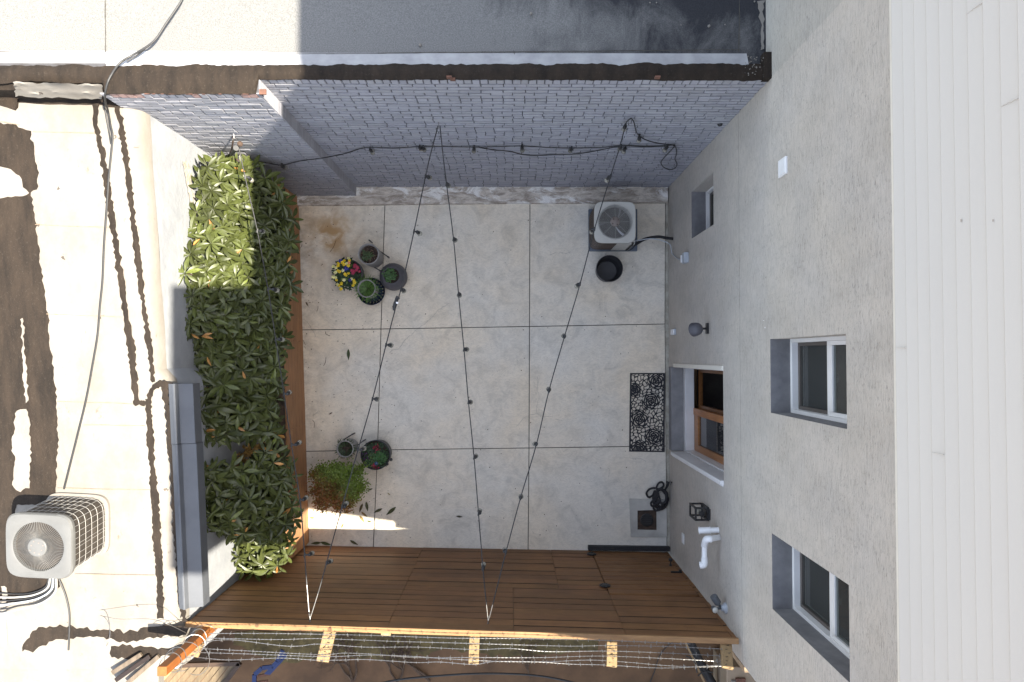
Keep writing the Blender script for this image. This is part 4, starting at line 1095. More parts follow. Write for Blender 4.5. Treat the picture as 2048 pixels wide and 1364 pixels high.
# ================================================================= PLANTER
pl = thing('planter', 'long raised bed of brown horizontal boards along the left side of the patio', 'planter', (-2.75, 0, 0))
b0, b1 = PZ(597, 397, 0), PZ(619, 1091, 0)
PH = 0.78
pc = PZ(583, 1119, PH - 0.02)
t0 = Vector((b0.x, YB2 - 0.02, 0)); t1 = Vector((b1.x - 0.005, pc.y, 0))
D = (t1 - t0).normalized(); Lp = (t1 - t0).length; Nn = Vector((-D.y, D.x, 0)); Nn = Nn if Nn.x < 0 else -Nn
c = MB(); nbd = 6; bhh = (PH - 0.03) / nbd
for i in range(nbd):
    sp = [0, Lp * (0.42 if i % 2 else 0.66), Lp]
    for k_ in range(2):
        g_ = U(0.86, 1.12); A = t0 + D * (sp[k_] + .002) + Vector((0, 0, i * bhh + .003)); B = t0 + D * (sp[k_ + 1] - .002) + Vector((0, 0, i * bhh + .003)); o = Nn * 0.03; up_ = Vector((0, 0, bhh - .005))
        c.add([A, B, B + up_, A + up_, A + o, B + o, B + o + up_, A + o + up_], [(0, 1, 2, 3), (4, 7, 6, 5), (0, 4, 5, 1), (0, 3, 7, 4), (1, 5, 6, 2)], 0, False, (g_, g_, g_)); c.add([A + up_, B + up_, B + o + up_, A + o + up_], [(0, 1, 2, 3)], 1, False, (1, 1, 1))  # top edges coloured dark, standing for dirt and shade in the gaps
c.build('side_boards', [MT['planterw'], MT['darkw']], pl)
c = MB()
for i in range(nbd):
    g_ = U(0.8, 1.0); c.box2((XL + 0.02, t1.y - 0.03, i * bhh + .003), (t1.x - 0.03, t1.y, (i + 1) * bhh - .002), 0, (g_, g_, g_))
c.build('end_boards', MT['planterw'], pl)
c = MB(); tt = t1 + D * -0.02
c.box2((t1.x - 0.10, t1.y - 0.012, 0.0), (t1.x - 0.012, t1.y + 0.06, PH - 0.035), 0, (.9, .9, .9)); c.build('corner_post', MT['planterw'], pl)
c = MB(); A = t0 + Vector((0, 0, PH)) - Nn * 0.012; B = t1 + Vector((0, 0, PH)) - Nn * 0.012
sp = [0.0, 0.55, 1.0]
for k_ in range(2):
    a1, a2 = A.lerp(B, sp[k_] + .001), A.lerp(B, sp[k_ + 1] - .001); o = Nn * 0.085; dz = Vector((0, 0, -0.03)); g_ = (1, 0.97)[k_]
    c.add([a1, a2, a2 + o, a1 + o, a1 + dz, a2 + dz, a2 + o + dz, a1 + o + dz], [(0, 1, 2, 3), (0, 1, 5, 4), (4, 5, 6, 7), (3, 2, 6, 7), (0, 3, 7, 4), (1, 2, 6, 5)], 0, False, (g_, g_, g_))
c.build('cap_board', MT['planterw'], pl, bevel=0.004)
# charred old board on the inner side of the cap
c = MB(); A, B = PZ(561, 690, PH + 0.012), PZ(566, 935, PH + 0.012)
c.beam(A, B, 0.075, 0.02, (0, 0, 1), 0, (1, 1, 1)); c.build('charred_board', mat('charred_board', (0.085, 0.055, 0.035), (0.025, 0.018, 0.014), 14, 0.9, bs=0.8, bscale=60, bd=0.01), pl)
c = MB(); nn_ = 30
for i in range(nn_ + 1):
    for j in range(9):
        y = t1.y + 0.04 + (YB2 - t1.y - 0.05) * i / nn_; x = XL + 0.0 + (t0.x - 0.03 - XL) * j / 8
        c.v.append((min(x, t0.x + (t1.x - t0.x) * (t0.y - y) / (t0.y - t1.y) - 0.03), y, PH - 0.12 + 0.03 * mnoise.noise(Vector((x * 4, y * 4, 2)))))
for i in range(nn_):
    for j in range(8): a_ = i * 9 + j; c.f.append([a_, a_ + 1, a_ + 10, a_ + 9]); c.m.append(0); c.sm.append(True); c.c.append(None)
c.build('soil', MT['soil'], pl)
# ================================================================= PLANTS
def in_poly(x, y, P):
    c = False; n_ = len(P); j = n_ - 1
    for i in range(n_):
        if (P[i][1] > y) != (P[j][1] > y) and x < (P[j][0] - P[i][0]) * (y - P[i][1]) / (P[j][1] - P[i][1]) + P[i][0]: c = not c
        j = i
    return c
def leaf(mb, base, d, nrm, L, wd, col, curl=0.25, fold=0.18, m=0):
    """lance-shaped leaf with a folded midrib"""
    d = d.normalized(); s = d.cross(nrm).normalized(); nn = s.cross(d).normalized()
    pr = [(0.0, 0.05), (0.18, 0.42), (0.42, 0.92), (0.62, 1.0), (0.82, 0.68), (1.0, 0.02)]
    vs = []
    for (t_, w_) in pr:
        q = base + d * L * t_ - nn * (curl * L * t_ * t_); hw = wd * w_ * 0.5
        vs += [q - s * hw + nn * fold * hw, q, q + s * hw + nn * fold * hw]
    fs = []
    for i in range(len(pr) - 1): a_ = i * 3; fs += [(a_, a_ + 1, a_ + 4, a_ + 3), (a_ + 1, a_ + 2, a_ + 5, a_ + 4)]
    mb.add(vs, fs, m, True, col)
def whorl(mb, c, ax, rr, L=0.15, n_=9, dead=0.0, tone=1.0):
    ax = ax.normalized(); a0 = Vector((0, 0, 1)).cross(ax)
    if a0.length < 0.1: a0 = Vector((1, 0, 0))
    a0.normalize(); b0 = ax.cross(a0); ph = rr.uniform(0, 6.28)
    g_ = rr.uniform(0.65, 1.3) * tone; L = L * rr.uniform(.78, 1.12); yel = rr.random() < 0.012
    for k_ in range(n_):
        a = ph + 2 * math.pi * k_ / n_ * 1.0 + rr.uniform(-.25, .25); el = rr.uniform(0.1, 0.6) if k_ % 2 else rr.uniform(-0.25, 0.15)
        d = (a0 * math.cos(a) + b0 * math.sin(a)) * math.cos(el) + ax * math.sin(el)
        l_ = L * rr.uniform(0.72, 1.12); v = g_ * rr.uniform(0.8, 1.25)
        col = (0.058 * v, 0.069 * v, 0.018 * v)
        q = rr.random()
        if yel and q < .6: col = (0.11 * v, 0.14 * v, 0.03)
        elif q < dead: col = (0.42 * v, 0.21 * v, 0.06 * v)
        elif q > 0.993: col = (0.36, 0.17, 0.05)
        elif q > 0.968: col = (0.10 * v, 0.12 * v, 0.035)
        if col[0] > .3: l_ *= .7
        leaf(mb, c - ax * 0.01 + d * 0.008, d, ax, l_, l_ * rr.uniform(0.25, 0.32), col, rr.uniform(0.1, 0.55), rr.uniform(.2, .8))
    mb.tube([c - ax * 0.10, c - ax * 0.03, c + ax * 0.012], [0.004, 0.0045, 0.002], 5, 0, c=(0.12, 0.13, 0.05))
SHR = [
 ('north', [(428, 318), (500, 325), (545, 360), (580, 395), (588, 450), (578, 500), (480, 500), (400, 470), (384, 440), (400, 395), (396, 350)], (485, 420), 1.55, 150, 'sunlit rhododendron at the brick wall end of the planter', 0.008),
 ('a', [(366, 545), (382, 500), (400, 470), (480, 490), (580, 480), (588, 545), (582, 600), (570, 640), (470, 640), (378, 620), (385, 580)], (480, 560), 1.6, 150, 'rhododendron half in sun and half in shade, second from the brick wall', 0.006),
 ('b', [(380, 620), (470, 628), (575, 620), (572, 680), (560, 725), (556, 770), (440, 775), (405, 750), (392, 700), (374, 655)], (475, 695), 1.5, 140, 'shaded rhododendron in the middle of the planter, third from the brick wall', 0.010),
 ('c', [(400, 760), (552, 755), (556, 870), (548, 880), (470, 878), (415, 876), (390, 865), (392, 840), (378, 795)], (470, 820), 1.4, 140, 'rhododendron with dead orange leaves beside the top of the gutter box', 0.02),
 ('d', [(405, 935), (490, 932), (530, 905), (560, 900), (585, 950), (592, 1010), (590, 1050), (540, 1085), (470, 1075), (400, 1055), (374, 1035), (378, 1000), (392, 970), (402, 940)], (490, 985), 1.4, 190, 'large dark rhododendron near the fence, reaching over the gutter box', 0.012),
 ('e', [(470, 1078), (560, 1055), (582, 1075), (580, 1112), (545, 1142), (505, 1152), (478, 1138)], (535, 1085), 1.05, 44, 'small sunlit rhododendron branch overhanging the fence corner', 0.004),
]
for si, (nm, poly, ctr, ztp, cnt, lab, dead) in enumerate(SHR):
    rr = random.Random(100 + si)
    base = Vector((-2.88, PZ(ctr[0], ctr[1], 1.2).y, PH - 0.1))
    if nm == 'e': base = Vector((-2.85, t1.y + 0.12, PH - 0.1))
    t_ = thing('rhododendron', lab, 'shrub', base, 'rhododendrons in the planter')
    fo = MB(); stm = MB(); pts = []
    xs_ = [p_[0] for p_ in poly]; ys_ = [p_[1] for p_ in poly]; tries = 0
    while len(pts) < cnt and tries < 60000:
        tries += 1
        x, y = rr.uniform(min(xs_), max(xs_)), rr.uniform(min(ys_), max(ys_))
        # keep leaf tips inside the outline: pull the centre in a little
        fi_ = rr.random() * 1.75 - 0.35
        if not all(in_poly(x + a_ * fi_, y + b_ * fi_, poly) for a_, b_ in ((0, 0), (13, 0), (-10, 0), (0, 9), (0, -9))): continue
        if any((x - a_) ** 2 + (y - b_) ** 2 < (19 if nm != 'e' else 16) ** 2 for a_, b_, _ in pts): continue
        pts.append((x, y, 0))
    # relax the density limit with a second, lower layer
    lay = [(x, y, 0) for x, y, _ in pts]
    low = []
    tries = 0
    while len(low) < cnt * 1.0 and tries < 8000:
        tries += 1; x, y = rr.uniform(min(xs_), max(xs_)), rr.uniform(min(ys_), max(ys_))
        if all(in_poly(x + a_, y + b_, poly) for a_, b_ in ((0, 0), (17, 0), (-12, 0), (0, 8), (0, -8))): low.append((x, y, 1))
    for (x, y, ly) in lay + low:
        hgt = 2.36 - 0.78 * max(0, min(1, (x - 385) / 200.0)) ** 1.3 if nm != 'e' else 1.75
        z = hgt + (ztp - 1.5) * 0.5 + 0.10 * mnoise.noise(Vector((x * .02, y * .02, 0))) + rr.uniform(-.05, .05)
        if ly: z -= rr.uniform(0.12, 0.5)
        c = PZ(x, y, z)
        if c.x < XL + 0.03: z = min(2.75, H - (XL + 0.03) / c.x * (H - z)) if False else z; c = PZ(x, y, max(z, H - (H - z) * (XL + 0.03) / c.x))
        if c.z > 2.62: c = PZ(x, y, 2.5)
        bx = Vector((-2.88, c.y, 0)); ax = Vector((max(-.6, min(.6, (c.x - bx.x) * 1.2)) + .2, rr.uniform(-.4, .4) - (0.4 if nm == 'e' else 0), 1.0))
        whorl(fo, c, ax, rr, 0.148 if not ly else 0.135, rr.choice((8, 9, 10, 11)), dead, 1.15 if not ly else .62)  # lower whorls coloured darker, shade between the leaves put into their tone
        if rr.random() < 0.30:
            b_ = base + Vector((rr.uniform(-.12, .12), (c.y - base.y) * 0.35, 0)); mid = b_.lerp(c, 0.55) + Vector((0, 0, 0.1)); 
            stm.tube(smoothpts([b_, mid, c - ax.normalized() * 0.05], 4), [0.014 - 0.009 * i / 8 for i in range(9)], 5)
    fo.build('foliage', MT['leaf'], t_, fixn=False); stm.build('stem', MT['bark'], t_)
# withered brown growth between the last two shrubs
rr = random.Random(5); t_ = thing('withered_shrub', 'withered brown leaves on the soil between two dark rhododendrons', 'shrub', PZ(462, 905, 0.9))
fo = MB(); st_ = MB()
for i in range(260):
    u_ = rr.random(); x = 425 + 105 * u_ + rr.uniform(-6, 6); y = 893 + 22 * math.sin(u_ * 3.1) * (1 if u_ < .6 else .5) + rr.uniform(-9, 9) + (8 if u_ < .5 else 0); c = PZ(x, y, rr.uniform(1.25, 1.6)); v = rr.uniform(.7, 1.5)
    a = rr.uniform(0, 6.28); leaf(fo, c, Vector((math.cos(a), math.sin(a), rr.uniform(-.6, .6))), Vector((rr.uniform(-.5, .5), rr.uniform(-.5, .5), 1)), rr.uniform(.04, .085), .022, (0.34 * v, 0.20 * v, 0.07 * v), rr.uniform(.2, .8), .6)
for i in range(9):
    a_ = PZ(rr.uniform(420, 540), rr.uniform(885, 925), .72); b_ = PZ(rr.uniform(395, 530), rr.uniform(880, 930), 1.05); st_.tube(smoothpts([a_, a_.lerp(b_, .5) + Vector((0, 0, .06)), b_], 4), 0.006, 5)
st_.tube([PZ(392, 924, 1.0), PZ(428, 914, 1.02)], 0.007, 5)
fo.build('foliage', MT['leaf2'], t_, fixn=False); st_.build('stem', mat('dead_stem', (0.25, 0.13, 0.06), (0.16, 0.08, 0.04), 20, 0.9), t_)

# ---------------------------------------------------------------- pots
def pot(name, lab, cat, px, py, zrim, prof, mt, soilz=-0.05, group=None, n_=40, base=None, soil=True, tilt=None):
    """prof: (radius, height) outside from the foot to the rim; px,py = rim centre in the photo"""
    c = PZ(px, py, zrim) ; c.z = 0
    if base: c = Vector((base[0], base[1], 0))
    t_ = thing(name, lab, cat, c, group)
    rr_, zz_ = prof[-1]; wt = 0.012
    full = prof + [(rr_ + 0.001, zz_ + 0.004), (rr_ - wt * 0.5, zz_ + 0.007), (rr_ - wt, zz_ + 0.002), (rr_ - wt - 0.002, zz_ - 0.03), (max(0.02, rr_ * 0.86), zz_ + soilz - 0.03), (0.0, zz_ + soilz - 0.035)]
    mb = MB(); mb.lathe([(0.0, prof[0][1])] + full, c, n_, sq=tilt); mb.build('pot', mt, t_, sharp=60)
    if soil:
        s_ = MB(); R_ = rr_ - wt - 0.001; rings = 6; 
        vs = [c + Vector((0, 0, zz_ + soilz))]; 
        for i in range(1, rings + 1):
            for k_ in range(28):
                a = 2 * math.pi * k_ / 28; r0 = R_ * i / rings; v = c + Vector((r0 * math.cos(a), r0 * math.sin(a), zz_ + soilz)); v.z += 0.012 * mnoise.noise(v * 30); vs.append(v)
        fs = [(0, 1 + k_, 1 + (k_ + 1) % 28) for k_ in range(28)]
        for i in range(rings - 1):
            for k_ in range(28): a_ = 1 + i * 28; fs.append((a_ + k_, a_ + 28 + k_, a_ + 28 + (k_ + 1) % 28, a_ + (k_ + 1) % 28))
        s_.add(vs, fs, 0, True); s_.build('soil', MT['soil'], t_)
    return t_, c
MT['potgrey'] = mat('speckled_grey_glaze', (0.30, 0.29, 0.275), (0.25, 0.24, 0.23), 22, 0.6, bs=0.1)
MT['potdark'] = mat('charcoal_resin', (0.085, 0.082, 0.09), (0.065, 0.062, 0.07), 9, 0.55, bs=0.15, bscale=150)
MT['potblack'] = mat('black_resin', (0.028, 0.028, 0.031), (0.02, 0.02, 0.022), 9, 0.5)
def legs(t_, pts, z=0.14):
    for (a_, b_) in pts:
        A, B = PZ(*a_, z), PZ(*b_, z); m_ = MB(); m_.beam(A, B, 0.014, 0.014); m_.beam((B.x, B.y, 0), (B.x, B.y, z), 0.014, 0.014, (1, 0, 0)); m_.build('stand_leg', MT['black'], t_)
def sprig(mb, c, rr, n_, rad, hgt, L, wd, base, var=0.3, up=0.9):
    for i in range(n_):
        a = rr.uniform(0, 6.28); r_ = rad * math.sqrt(rr.random()); q = c + Vector((r_ * math.cos(a), r_ * math.sin(a), rr.uniform(0, hgt)))
        b_ = rr.uniform(0, 6.28); v = rr.uniform(1 - var, 1 + var)
        leaf(mb, q, Vector((math.cos(b_), math.sin(b_), rr.uniform(-.3, up))), Vector((rr.uniform(-.4, .4), rr.uniform(-.4, .4), 1)), L * rr.uniform(.7, 1.2), wd, (base[0] * v, base[1] * v, base[2] * v), rr.uniform(0, .5), .3)
rr = random.Random(9)
# grey cylinder on a stand
t_, c = pot('plant_pot', 'tall pale grey cylinder pot on black stand legs, topmost of the cluster', 'pot', 737, 508, 0.46, [(0.118, 0.06), (0.122, 0.10), (0.128, 0.30), (0.130, 0.46)], MT['potgrey'], -0.06)
legs(t_, (((758, 501), (775, 513)), ((741, 530), (758, 540)), ((735, 525), (728, 518)), ((745, 486), (738, 480))), 0.12)
f = MB(); sprig(f, c + Vector((-.02, -.015, .42)), rr, 60, .06, .05, .05, .013, (.07, .11, .045)); sprig(f, c + Vector((0.0, 0.0, .41)), rr, 60, .105, .015, .03, .008, (.16, .10, .07)); f.build('seedlings', MT['leaf2'], t_, fixn=False)
# round charcoal pot
t_, c = pot('plant_pot', 'round charcoal pot with broad shoulders and a green seedling, right of the cluster', 'pot', 783, 551, 0.33, [(0.12, 0.0), (0.155, 0.06), (0.178, 0.15), (0.174, 0.22), (0.150, 0.29), (0.115, 0.325), (0.110, 0.333)], MT['potdark'], -0.05)
f = MB(); sprig(f, c + Vector((-.025, .01, .28)), rr, 150, .075, .07, .035, .016, (.085, .17, .055)); f.build('seedlings', MT['leaf2'], t_, fixn=False)
# grey pot with grass standing in a blue bowl
cb_ = PZ(743, 583, 0.12)
t_ = thing('glazed_bowl', 'dark blue glazed bowl with pale leaf motifs round its rim, under the grass pot', 'bowl', (cb_.x, cb_.y, 0))
m_ = MB(); cc_ = Vector((cb_.x, cb_.y, 0)); m_.lathe([(0, 0), (0.13, 0.0), (0.165, 0.06), (0.176, 0.115), (0.178, 0.13), (0.172, 0.134), (0.165, 0.125), (0.15, 0.08), (0.12, 0.05), (0, 0.045)], cc_, 44); m_.build('bowl', mat('blue_glaze', (0.030, 0.042, 0.065), (0.018, 0.024, 0.04), 20, 0.25), t_, sharp=60)
m_ = MB()
for k_ in range(22):
    a = 2 * math.pi * k_ / 22; d = Vector((math.cos(a), math.sin(a), 0)); leaf(m_, cc_ + d * 0.128 + Vector((0, 0, 0.068)), d + Vector((0, 0, 1.1)), Vector((-d.x, -d.y, 1)), 0.042, 0.022, (0.28, 0.24, 0.18), 0.0, 0.0)
m_.build('leaf_motif', MT['petal'], t_, fixn=False)
cg = PZ(733, 577, 0.38)
t_, c = pot('plant_pot', 'pale grey pot of arching green grass standing in the blue bowl', 'pot', 733, 577, 0.40, [(0.085, 0.05), (0.10, 0.12), (0.112, 0.30), (0.114, 0.40)], MT['potgrey'], -0.05)
f = MB()
for i in range(260):
    a = rr.uniform(0, 6.28); r_ = rr.uniform(0, .07); q = c + Vector((r_ * math.cos(a), r_ * math.sin(a), .35)); b_ = a + rr.uniform(-1, 1); L_ = rr.uniform(.06, .14); v = rr.uniform(.6, 1.5)
    bias = Vector((-.35, -.1, 0)); leaf(f, q, Vector((math.cos(b_), math.sin(b_), rr.uniform(.3, 1.3))) + bias, Vector((-math.cos(b_), -math.sin(b_), 1)), L_, .007, (.09 * v, .17 * v, .035 * v), rr.uniform(.3, 1.0), .2)
f.build('grass', MT['leaf2'], t_, fixn=False)
# pansy bowl
t_, c = pot('flower_pot', 'dark bowl of yellow, white and crimson pansies, left of the cluster', 'pot', 697, 545, 0.33, [(0.10, 0.0), (0.15, 0.08), (0.168, 0.20), (0.17, 0.30)], MT['potdark'], -0.04)
f = MB(); fc = PZ(690, 546, 0.40)
for i in range(520):
    a = rr.uniform(0, 6.28); r_ = 0.165 * math.sqrt(rr.random()); q = Vector((fc.x + r_ * math.cos(a), fc.y + r_ * 1.15 * math.sin(a), 0.31 + 0.10 * (1 - (r_ / .165) ** 2) + rr.uniform(-.03, .02))); b_ = rr.uniform(0, 6.28); v = rr.uniform(.5, 1.2)
    if r_ > .15 and a < 1.2: continue
    leaf(f, q, Vector((math.cos(b_), math.sin(b_), rr.uniform(-.3, .7))), Vector((0, 0, 1)), .045, .02, (.028 * v, .062 * v, .022 * v) if rr.random() < .93 else (.12, .2, .04), .3, .3)
f.build('foliage', MT['leaf2'], t_, fixn=False)
def pansy(px, py, col, sz=0.028, z=0.44):
    m_ = MB(); q = PZ(px, py, z); tl = Vector((rr.uniform(-.4, .4), rr.uniform(-.4, .4), 1)).normalized(); a0 = rr.uniform(0, 6.28)
    for k_ in range(5):
        a = a0 + k_ * 1.256; d = Vector((math.cos(a), math.sin(a), 0)); d = (d - tl * d.dot(tl)).normalized(); v = rr.uniform(.85, 1.1); s_ = d.cross(tl)
        vs = [q + tl * .002 * k_] + [q + tl * .002 * k_ + (d * (0.55 + .5 * math.cos(b_)) + s_ * .48 * math.sin(b_)) * sz for b_ in (math.pi * .75, math.pi * .45, math.pi * .15, -math.pi * .15, -math.pi * .45, -math.pi * .75)]
        m_.add(vs, [(0, 1, 2, 3), (0, 3, 4, 5), (0, 5, 6)], 0, False, tuple(x * v for x in col))
    m_.lathe([(0.001, 0), (.004, .001), (0.001, .004)], q + tl * .01, 6, col=(.5, .2, .02))
    m_.build('flower', MT['petal'], t_, fixn=False)
Yc, Wc, Cc, Bc, Oc = (.85, .62, .03), (.85, .80, .40), (.40, .03, .09), (.03, .045, .32), (.80, .32, .22)
for (px, py, col) in ((697, 517, Wc), (699, 521, Yc), (689, 521, Yc), (685, 525, Yc), (688, 529, Yc), (677, 527, Yc), (676, 532, Yc), (667, 533, Wc), (672, 535, Wc), (693, 527, Wc), (697, 531, Yc),
                      (698, 526, Oc), (676, 541, Yc), (671, 545, Wc), (679, 543, Yc), (690, 548, Yc), (697, 547, Yc), (686, 541, Wc), (692, 550, Yc), (672, 556, Wc), (667, 554, Wc), (673, 560, Yc), (708, 560, Yc), (709, 565, Yc), (706, 571, Yc), (703, 558, Wc),
                      (683, 567, Yc), (678, 571, Yc), (675, 569, Wc), (682, 578, Yc), (688, 560, Wc), (692, 536, Bc), (696, 538, Bc), (690, 539, Bc), (681, 522, Bc), (700, 560, Bc),
                      (710, 531, Cc), (714, 534, Cc), (716, 536, Cc), (708, 543, Cc), (706, 546, Cc), (719, 543, Cc), (709, 534, Cc), (704, 541, Cc), (713, 540, Cc)):
    pansy(px, py, col, rr.uniform(.017, .025))
# lower cluster
t_, c = pot('plant_pot', 'small pale grey pot with rosemary on black stand legs beside the planter', 'pot', 690, 898, 0.40, [(0.09, 0.06), (0.10, 0.12), (0.104, 0.38), (0.106, 0.40)], MT['potgrey'], -0.04)
legs(t_, (((688, 879), (704, 869)), ((716, 890), (726, 882))), 0.16)
f = MB()
for i in range(230):
    a = rr.uniform(0, 6.28); r_ = .09 * math.sqrt(rr.random()); q = c + Vector((r_ * math.cos(a), r_ * math.sin(a), .37)); v = rr.uniform(.5, 1.4)
    leaf(f, q, Vector((math.cos(a), math.sin(a), rr.uniform(.2, 1.3))), Vector((0, 0, 1)), rr.uniform(.03, .075), .006, (.035 * v, .06 * v, .02 * v), .3, .2)
f.build('foliage', MT['leaf2'], t_, fixn=False)
t_, c = pot('flower_pot', 'wide black bowl with dark red blooms and small solar lamp, right of the lower cluster', 'pot', 751, 910, 0.32, [(0.13, 0.0), (0.17, 0.10), (0.183, 0.24), (0.188, 0.32)], MT['potblack'], -0.05)
f = MB(); sprig(f, c + Vector((0, 0, .28)), rr, 420, .165, .05, .036, .018, (.030, .060, .024), .5); sprig(f, c + Vector((.06, -.03, .30)), rr, 170, .07, .06, .036, .018, (.05, .13, .035)); sprig(f, c + Vector((-.03, -.06, .30)), rr, 60, .08, .05, .03, .014, (.09, .16, .04)); f.build('foliage', MT['leaf2'], t_, fixn=False)
for (ox, oy, n_) in ((.02, .09, 26), (.0, -.135, 40), (-.12, -.0, 16)):
    m_ = MB(); sprig(m_, c + Vector((ox, oy, .33)), rr, n_, .045, .03, .02, .013, (.30, .02, .05) if oy else (.08, .03, .10), .5); m_.build('bloom', MT['petal'], t_, fixn=False)
m_ = MB(); q = c + Vector((.02, -.10, .36)); m_.lathe([(0.0, 0), (.022, .0), (.024, .012), (.012, .022), (0, .024)], q, 16); m_.tube([q, q - Vector((0, 0, .12))], .004, 6); m_.build('solar_lamp', mat('blue_glass_cap', (.05, .09, .16), (.03, .06, .1), 9, .15), t_)
for (px, py) in ((782, 919), (774, 928)):
    m_ = MB(); q = PZ(px, py, .26); m_.lathe([(0.0, -.015), (.018, -.012), (.022, 0), (.014, .012), (0, .014)], q, 12); m_.build('rim_ball', MT['black'], t_)
# barberry with yellow-green and rust foliage in a hidden pot
t_, c = pot('barberry_pot', 'yellow-green and rust-red barberry bush in a dark pot by the planter corner', 'shrub', 683, 965, 0.30, [(0.09, 0), (0.12, .15), (0.13, .30)], MT['potdark'], -.04)
f = MB(); st_ = MB(); ctr = PZ(680, 967, .45)
nb_ = 34
for i in range(nb_):
    a = 2 * math.pi * i / nb_ + rr.uniform(-.15, .15); R_ = rr.uniform(.24, .39) * (1.0 + .12 * math.cos(a + .2)); 
    if 0.9 < a < 2.0: R_ *= .85
    tip = ctr + Vector((R_ * math.cos(a), R_ * math.sin(a), rr.uniform(-.02, .32) - R_ * .3)); mid = ctr.lerp(tip, .5) + Vector((0, 0, .12)); P_ = smoothpts([Vector((ctr.x + .03 * math.cos(a), ctr.y + .03 * math.sin(a), .3)), mid, tip], 7)
    st_.tube(P_, [.006 - .004 * j / (len(P_) - 1) for j in range(len(P_))], 5)
    for j in range(3, len(P_)):
        for k_ in range(24):
            q = P_[j] + Vector((rr.gauss(0, .032), rr.gauss(0, .032), rr.gauss(0, .022)))
            sw_ = (q.x - ctr.x) * -0.62 + (q.y - ctr.y) * -0.78; rf_ = 1 / (1 + math.exp(-(sw_ + rr.gauss(0, .05) - .03) * 22)); v = rr.uniform(.6, 1.35)
            g1 = (.14, .20, .025); g2 = (.24, .085, .025) if rr.random() < .7 else (.20, .13, .03); colr = tuple((g1[x] * (1 - rf_) + g2[x] * rf_) * v for x in range(3)); b_ = rr.uniform(0, 6.28)
            leaf(f, q, Vector((math.cos(b_), math.sin(b_), rr.uniform(-.5, .7))), Vector((rr.uniform(-.6, .6), rr.uniform(-.6, .6), 1)), rr.uniform(.022, .038), .014, colr, .2, .3)
f.build('foliage', MT['leaf2'], t_, fixn=False); st_.build('stem', MT['bark'], t_)
# empty black pot
pot('plant_pot', 'empty black pot with dark inside, just below the grey air conditioner', 'pot', 1219, 537, 0.27, [(0.12, 0), (0.15, .10), (0.168, .22), (0.172, .27)], MT['potblack'], -0.22, soil=False)

# ---------------------------------------------------------------- fallen leaves
for (px, py, ang, L_, col, lab) in (
    (697, 709, 92, .10, (.06, .08, .035), 'upright dark green leaf on the concrete in the middle left slab'),
    (614, 608, 120, .05, (.12, .07, .04), 'curled brown leaf beside the planter, level with the lower pots cluster top'),
    (722, 1016, 70, .085, (.10, .08, .04), 'narrow brown leaf under the right edge of the barberry'),
    (734, 1013, 100, .09, (.09, .09, .04), 'drooping brown leaf touching the lower right of the barberry'),
    (729, 1029, 140, .075, (.24, .15, .07), 'tan leaf at the upper edge of the sunlit patch'),
    (756, 1021, 25, .085, (.08, .075, .035), 'dark leaf lying right beside the concrete joint above the sunlit patch'),
    (782, 1022, 40, .11, (.07, .075, .03), 'large olive leaf furthest right above the sunlit patch'),
    (725, 1039, 125, .085, (.30, .20, .08), 'yellow leaf in the middle of the sunlit patch'),
    (739, 1043, 170, .05, (.10, .11, .04), 'small dark leaf in the sunlit patch left of the joint'),
    (624, 1036, 0, .05, (.30, .25, .10), 'pale leaf in the sunlit patch next to the planter'),
    (685, 1052, 60, .045, (.35, .17, .05), 'orange leaf at the lower edge of the sunlit patch'),
    (632, 1086, 5, .09, (.07, .075, .03), 'olive leaf against the fence foot by the planter corner'),
    (652, 1087, 165, .10, (.06, .08, .03), 'dark green leaf against the fence foot, second from the planter'),
    (708, 1085, 150, .085, (.08, .075, .03), 'brown leaf against the fence foot, furthest from the planter'),
    (919, 1033, 175, .06, (.07, .06, .04), 'single dark leaf alone near the lower middle of the patio'),
    (778, 988, 140, .035, (.25, .19, .09), 'tiny pale leaf right of the barberry'),
    (740, 979, 20, .05, (.08, .075, .04), 'small olive leaf at the right tip of the barberry'),
    (661, 827, 30, .04, (.10, .05, .04), 'tiny reddish leaf scrap in the middle left slab')):
    m_ = MB(); a = math.radians(ang); L_ *= 1.5; q = PZ(px, py, .012) - Vector((math.cos(a), math.sin(a), 0)) * L_ / 2
    leaf(m_, q, Vector((math.cos(a), math.sin(a), .06)), Vector((0, 0, 1)), L_, L_ * .28, col, .06, .35)
    tag(m_.build('fallen_leaf', MT['petal'], fixn=False), lab, 'leaf', 'fallen leaves on the patio')
# curled twigs and grit
tw = [((672, 481), (667, 494), (660, 504), 'thin curled stalk above the yellow pansies'), ((651, 663), (652, 668), (660, 672), 'thin curled stalk just below the joint at the planter side'), ((652, 714), (651, 724), (647, 732), 'thin stalk left of the upright green leaf'), ((611, 690), (608, 684), (606, 680), 'short stalk against the planter face'), ((625, 840), (629, 846), (628, 856), 'curved stalk beside the planter above the small pot'), ((604, 489), (603, 493), (600, 497), 'short dark stalk at the planter, upper slab'), ((636, 612), (636, 616), (635, 621), 'tiny upright stalk below the yellow pansies')]
for (a_, b_, c_, lab) in tw:
    m_ = MB(); m_.tube(smoothpts([PZ(*a_, .006), PZ(*b_, .012), PZ(*c_, .006)], 5), .0028, 5); tag(m_.build('dry_stalk', MT['bark']), lab, 'stalk', 'dry stalks on the patio')
m_ = MB(); rr = random.Random(77)
for i in range(420):
    px = rr.choice((rr.uniform(605, 1320), rr.uniform(605, 800))); py = rr.uniform(415, 1085); q = PZ(px, py, .002)
    r_ = rr.uniform(.002, .0055); m_.box(q, (r_ * 2, r_ * rr.uniform(1, 3), r_), Matrix.Rotation(rr.uniform(0, 3), 3, 'Z'))
tag(m_.build('grit', MT['bark']), 'dark crumbs of grit scattered over the concrete slabs', 'grit', kind='stuff')

